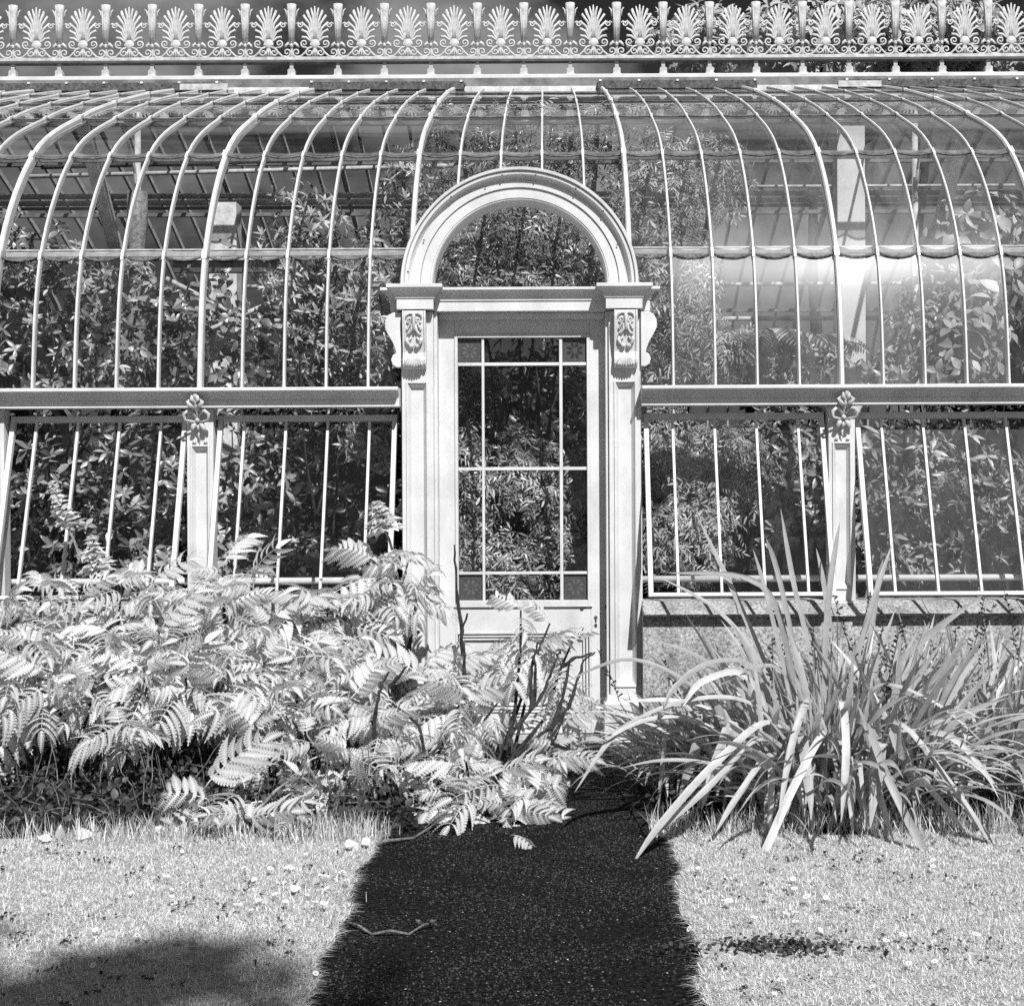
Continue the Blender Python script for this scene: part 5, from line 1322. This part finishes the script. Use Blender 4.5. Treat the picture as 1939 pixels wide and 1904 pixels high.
# daisies
def daisy_mesh(R, n, stalk, dbl=1):
    m = MB(); z = stalk
    for L in range(dbl):
        for i in range(n):
            a = 2 * PI * (i + .5 * L) / n; ca, sa = math.cos(a), math.sin(a); w_ = R * 2.2 / n; e = .12 + .35 * L; rr = R * (1 - .15 * L)
            f0 = Vector((ca * R * .25, sa * R * .25, z)); f1 = Vector((ca * rr * .7, sa * rr * .7, z + R * e * .6)); f2 = Vector((ca * rr, sa * rr, z + R * e)); s = Vector((-sa, ca, 0)) * w_
            m.add([f0 - s * .6, f0 + s * .6, f1 + s, f2, f1 - s], [(0, 1, 2, 3, 4)])
    return m.mesh('petals', M['petal']), MB().ball((0, 0, z + .002), R * .3, sz=.5, n=8, m=4).mesh('eye', M['eye'], True), MB().tube([(0, 0, -.01), (0, 0, z)], .0012, 4).mesh('stalk', M['grass'])
DS = [daisy_mesh(.0125, 13, .03), daisy_mesh(.0145, 15, .036), daisy_mesh(.011, 12, .025)]
def daisy(x, y, r, label, group, ms=None, s=1.0, cat='flower', name='daisy'):
    e = empty(name, (x, y, 0), label, cat, group)
    e.rotation_euler = (r.gauss(.25, .25), r.gauss(0, .25), r.uniform(0, 6.28)); e.scale = (s,) * 3
    for nm, me in zip(('petals', 'eye', 'stalk'), ms or r.choice(DS)): o = link(nm, me, e)
    return e
dr = random.Random(17)
LD = [(340, 1615), (360, 1640), (375, 1648), (420, 1652), (455, 1650), (520, 1640), (540, 1650), (470, 1658), (570, 1668), (600, 1665), (620, 1690), (545, 1690), (520, 1705), (490, 1712), (440, 1706), (415, 1712), (610, 1672), (640, 1660), (690, 1700), (575, 1625), (150, 1625), (185, 1640), (655, 1680), (535, 1720), (320, 1690), (250, 1695), (100, 1678), (115, 1655), (180, 1768), (220, 1780), (280, 1782), (330, 1788), (255, 1780), (480, 1785), (150, 1835), (180, 1830), (460, 1862), (590, 1850), (505, 1655), (485, 1690)]
for i, (a, b) in enumerate(LD + [(dr.uniform(300, 660), dr.uniform(1640, 1730)) for _ in range(22)]):
    g = G(a, b); daisy(g.x, g.y, dr, 'small white daisy in the grass left of the path', 'daisies on the left lawn', s=dr.uniform(.95, 1.45))
RD = [(1330, 1605), (1350, 1612), (1322, 1640), (1340, 1655), (1365, 1660), (1430, 1640), (1425, 1655), (1500, 1675), (1545, 1680), (1570, 1685), (1500, 1700), (1475, 1690), (1560, 1712), (1600, 1725), (1640, 1712), (1550, 1735), (1480, 1745), (1500, 1742), (1420, 1752), (1360, 1745), (1690, 1660), (1810, 1630), (1830, 1635), (1850, 1660), (1880, 1650), (1820, 1740), (1890, 1745), (1750, 1755), (1680, 1800), (1770, 1800), (1720, 1840), (1770, 1840), (1460, 1895), (1480, 1885), (1650, 1885), (1540, 1770), (1580, 1760), (1395, 1760), (1445, 1715), (1700, 1790)]
for i, (a, b) in enumerate(RD + [(dr.uniform(1310, 1900), dr.uniform(1640, 1800)) for _ in range(26)]):
    g = G(a, b); daisy(g.x, g.y, dr, 'small white daisy in the grass right of the path', 'daisies on the right lawn', s=dr.uniform(1.0, 1.5))
dm = daisy_mesh(.026, 26, .07, 2)
for a, b, lab in ((850 * .36 + 356, 1578, 'dandelion flower at the path corner of the left lawn, left of two'), (1930 * .36, 1574, 'dandelion flower at the path corner of the left lawn, right of two')):
    g = G(a, b + 28); e = daisy(g.x, g.y, dr, lab, None, dm, name='dandelion', s=1.0); e.rotation_euler[0] = .9; e.rotation_euler[2] = 0

# litter on the path
def fallen_twig(pts, rad, label, bumps=False):
    r = random.Random(3); q = [G(*p) + Vector((0, 0, rad * .8 - .02 + (.02 if i % 2 else 0))) for i, p in enumerate(pts)]
    e = empty('fallen_twig', q[0], label, 'twig'); m = MB(); n = len(q); m.tube(q, [rad * (1 - .5 * i / n) for i in range(n)], 6); keep(m.build('wood', M['twig'], None), e)
    if bumps:
        for d in ((.03, .02), (-.025, .025)):
            b_ = q[n - 2] + Vector((d[0], 0, 0)); m = MB(); m.ball(b_ + Vector((0, .006, .008)), rad * 1.5, n=7, m=4); m.tube([b_, b_ + Vector((d[0] * .6, .03, .012))], [rad * .6, rad * .3], 5); keep(m.build('side_shoot', M['twig'], None), e)
fallen_twig([(655, 1738), (675, 1752), (700, 1760), (735, 1762), (770, 1760), (800, 1750), (822, 1742)], .007, 'fallen twig with bark lying on the dark path near the left lawn', True)
fallen_twig([(690, 1595), (730, 1592), (780, 1580), (820, 1562)], .009, 'pale curved stick at the corner of the left bed and the path')
oc = (np.array([(1, 0, 0), (0, 1, 0), (-1, 0, 0), (0, -1, 0), (0, 0, .6), (0, 0, -.6)], float), np.array([(0, 1, 4), (1, 2, 4), (2, 3, 4), (3, 0, 4), (1, 0, 5), (2, 1, 5), (3, 2, 5), (0, 3, 5)]))
mats = []
for i in range(46000):
    y_ = gr.uniform(-6.0, -0.4); x_ = gr.uniform(-.9, .98)
    if abs(x_) < .72 and math.sin(x_ * 5.1 + 2 * math.sin(y_ * 3.3)) * math.sin(y_ * 4.7 + x_ * 2) < gr.uniform(-1.2, .7): continue
    mats.append(frame((x_, y_, -.0215), (gr.uniform(-1, 1), gr.uniform(-1, 1), gr.uniform(-.3, .3)), s=gr.uniform(.002, .0065) * (1.6 if gr.random() < .06 else 1)))
o = inst('path_grit', *oc, np.array(mats), M['grit']); o['kind'] = 'stuff'; o['label'] = 'fine dark grit lying on the path'
mats = []
for i in range(130):
    a, b = gr.uniform(720, 1270), 1560 + 330 * gr.random() ** 1.6; g = G(a, b)
    mats.append(frame((g.x, g.y, -.017), (gr.uniform(-1, 1), gr.uniform(-1, 1), gr.uniform(-.05, .2)), Vector((0, 0, 1)), s=gr.uniform(.005, .013)))
o = inst('fallen_petals', *leaf_tpl(.35), np.array(mats), M['flower_bract']); o['kind'] = 'stuff'; o['label'] = 'pale petals and flecks scattered on the dark path'
for i, (a, b, lab) in enumerate(((575 + 85, 1600, 'curled pale leaf at the left lawn corner'), (1420, 1600, None), (885, 1605, None), (965, 1590, 'fallen crumpled leaf beside the low shrub on the path'), (115, 1590, 'broad pale leaf on the soil at the left edge'), (330, 1575, 'broad pale leaf standing at the bed edge'))):
    if lab is None: continue
    g = G(a, b); o = bpy.data.objects.new('fallen_leaf', HL[i] if i in (0, 2, 3) else None)
    if i in (0, 2, 3):
        col.objects.link(o); o.matrix_world = frame((g.x, g.y, .03), (gr.uniform(-1, 1), -.5, 0), Vector((.3, -.3, 1)), s=.17); tag(o, lab, 'leaf')
    else:
        v, f = leaf_tpl(.34, .3, .35); o = inst('fallen_leaf', v, f, np.array([frame((g.x + dx, g.y + dx * .5, .02), (dx * 22, -.4, .5), Vector((dx * 8, -1, .9)), s=.085 + dx * .3) for dx in (-.05, .06, .0)]), M['silver_leaf']); tag(o, lab, 'leaf')

# ------------------------------------------------------------------ trees
def tree(name, base, crown, label, n, size, seed, tr=0.2, mat='tree_leaf', nb=9, cs=(.32, .5)):
    r = random.Random(seed); base = Vector(base); e = empty(name, base, label, 'tree')
    c = Vector(crown[:3]); m = MB(); m.tube(wob(base, c, 7, .02, r), [tr * (1 - .6 * i / 7) for i in range(8)], 9); keep(m.build('trunk', M['bark'], None, smooth=True), e)
    cl = []
    for i in range(nb):
        d = randdir(r); d.z = abs(d.z) * .9 - .25; q = c + Vector((d.x * crown[3], d.y * crown[4], d.z * crown[5])) * .68
        m = MB(); m.tube(wob(base * .25 + c * .75, q, 5, .06, r), [tr * .35 * (1 - .7 * j / 5) for j in range(6)], 6); keep(m.build('limb', M['bark'], None, smooth=True), e)
        s = r.uniform(*cs); cl.append((q.x, q.y, q.z, crown[3] * s, crown[4] * s, crown[5] * s))
    foliage(e, M[mat], 'whorl', cl, n, size, r, .55, name='crown')
    return e
def far(xd, yd, dep): return P(xd, yd, dep)
t = far(1560, 95, 24)
tree('broadleaf_tree', (t.x, 24, 0), (t.x, 24, t.z, 4.6, 3.5, 1.9), 'pale leafy tree rising behind the ridge cresting at the right', 1500, .34, 61)
t = far(1750, 75, 28)
tree('broadleaf_tree', (t.x, 28, 0), (t.x, 28, t.z, 2.6, 2.5, 2.2), 'smaller pale tree behind the ridge at the far right', 700, .34, 62)
tree('shade_tree', (3.6, -21.8, 0), (2.65, -20.7, 15, 3.1, 2.7, 2.3), 'tree behind the viewer whose shade falls on the left lawn', 700, .36, 66, .34, nb=17, cs=(.18, .36))
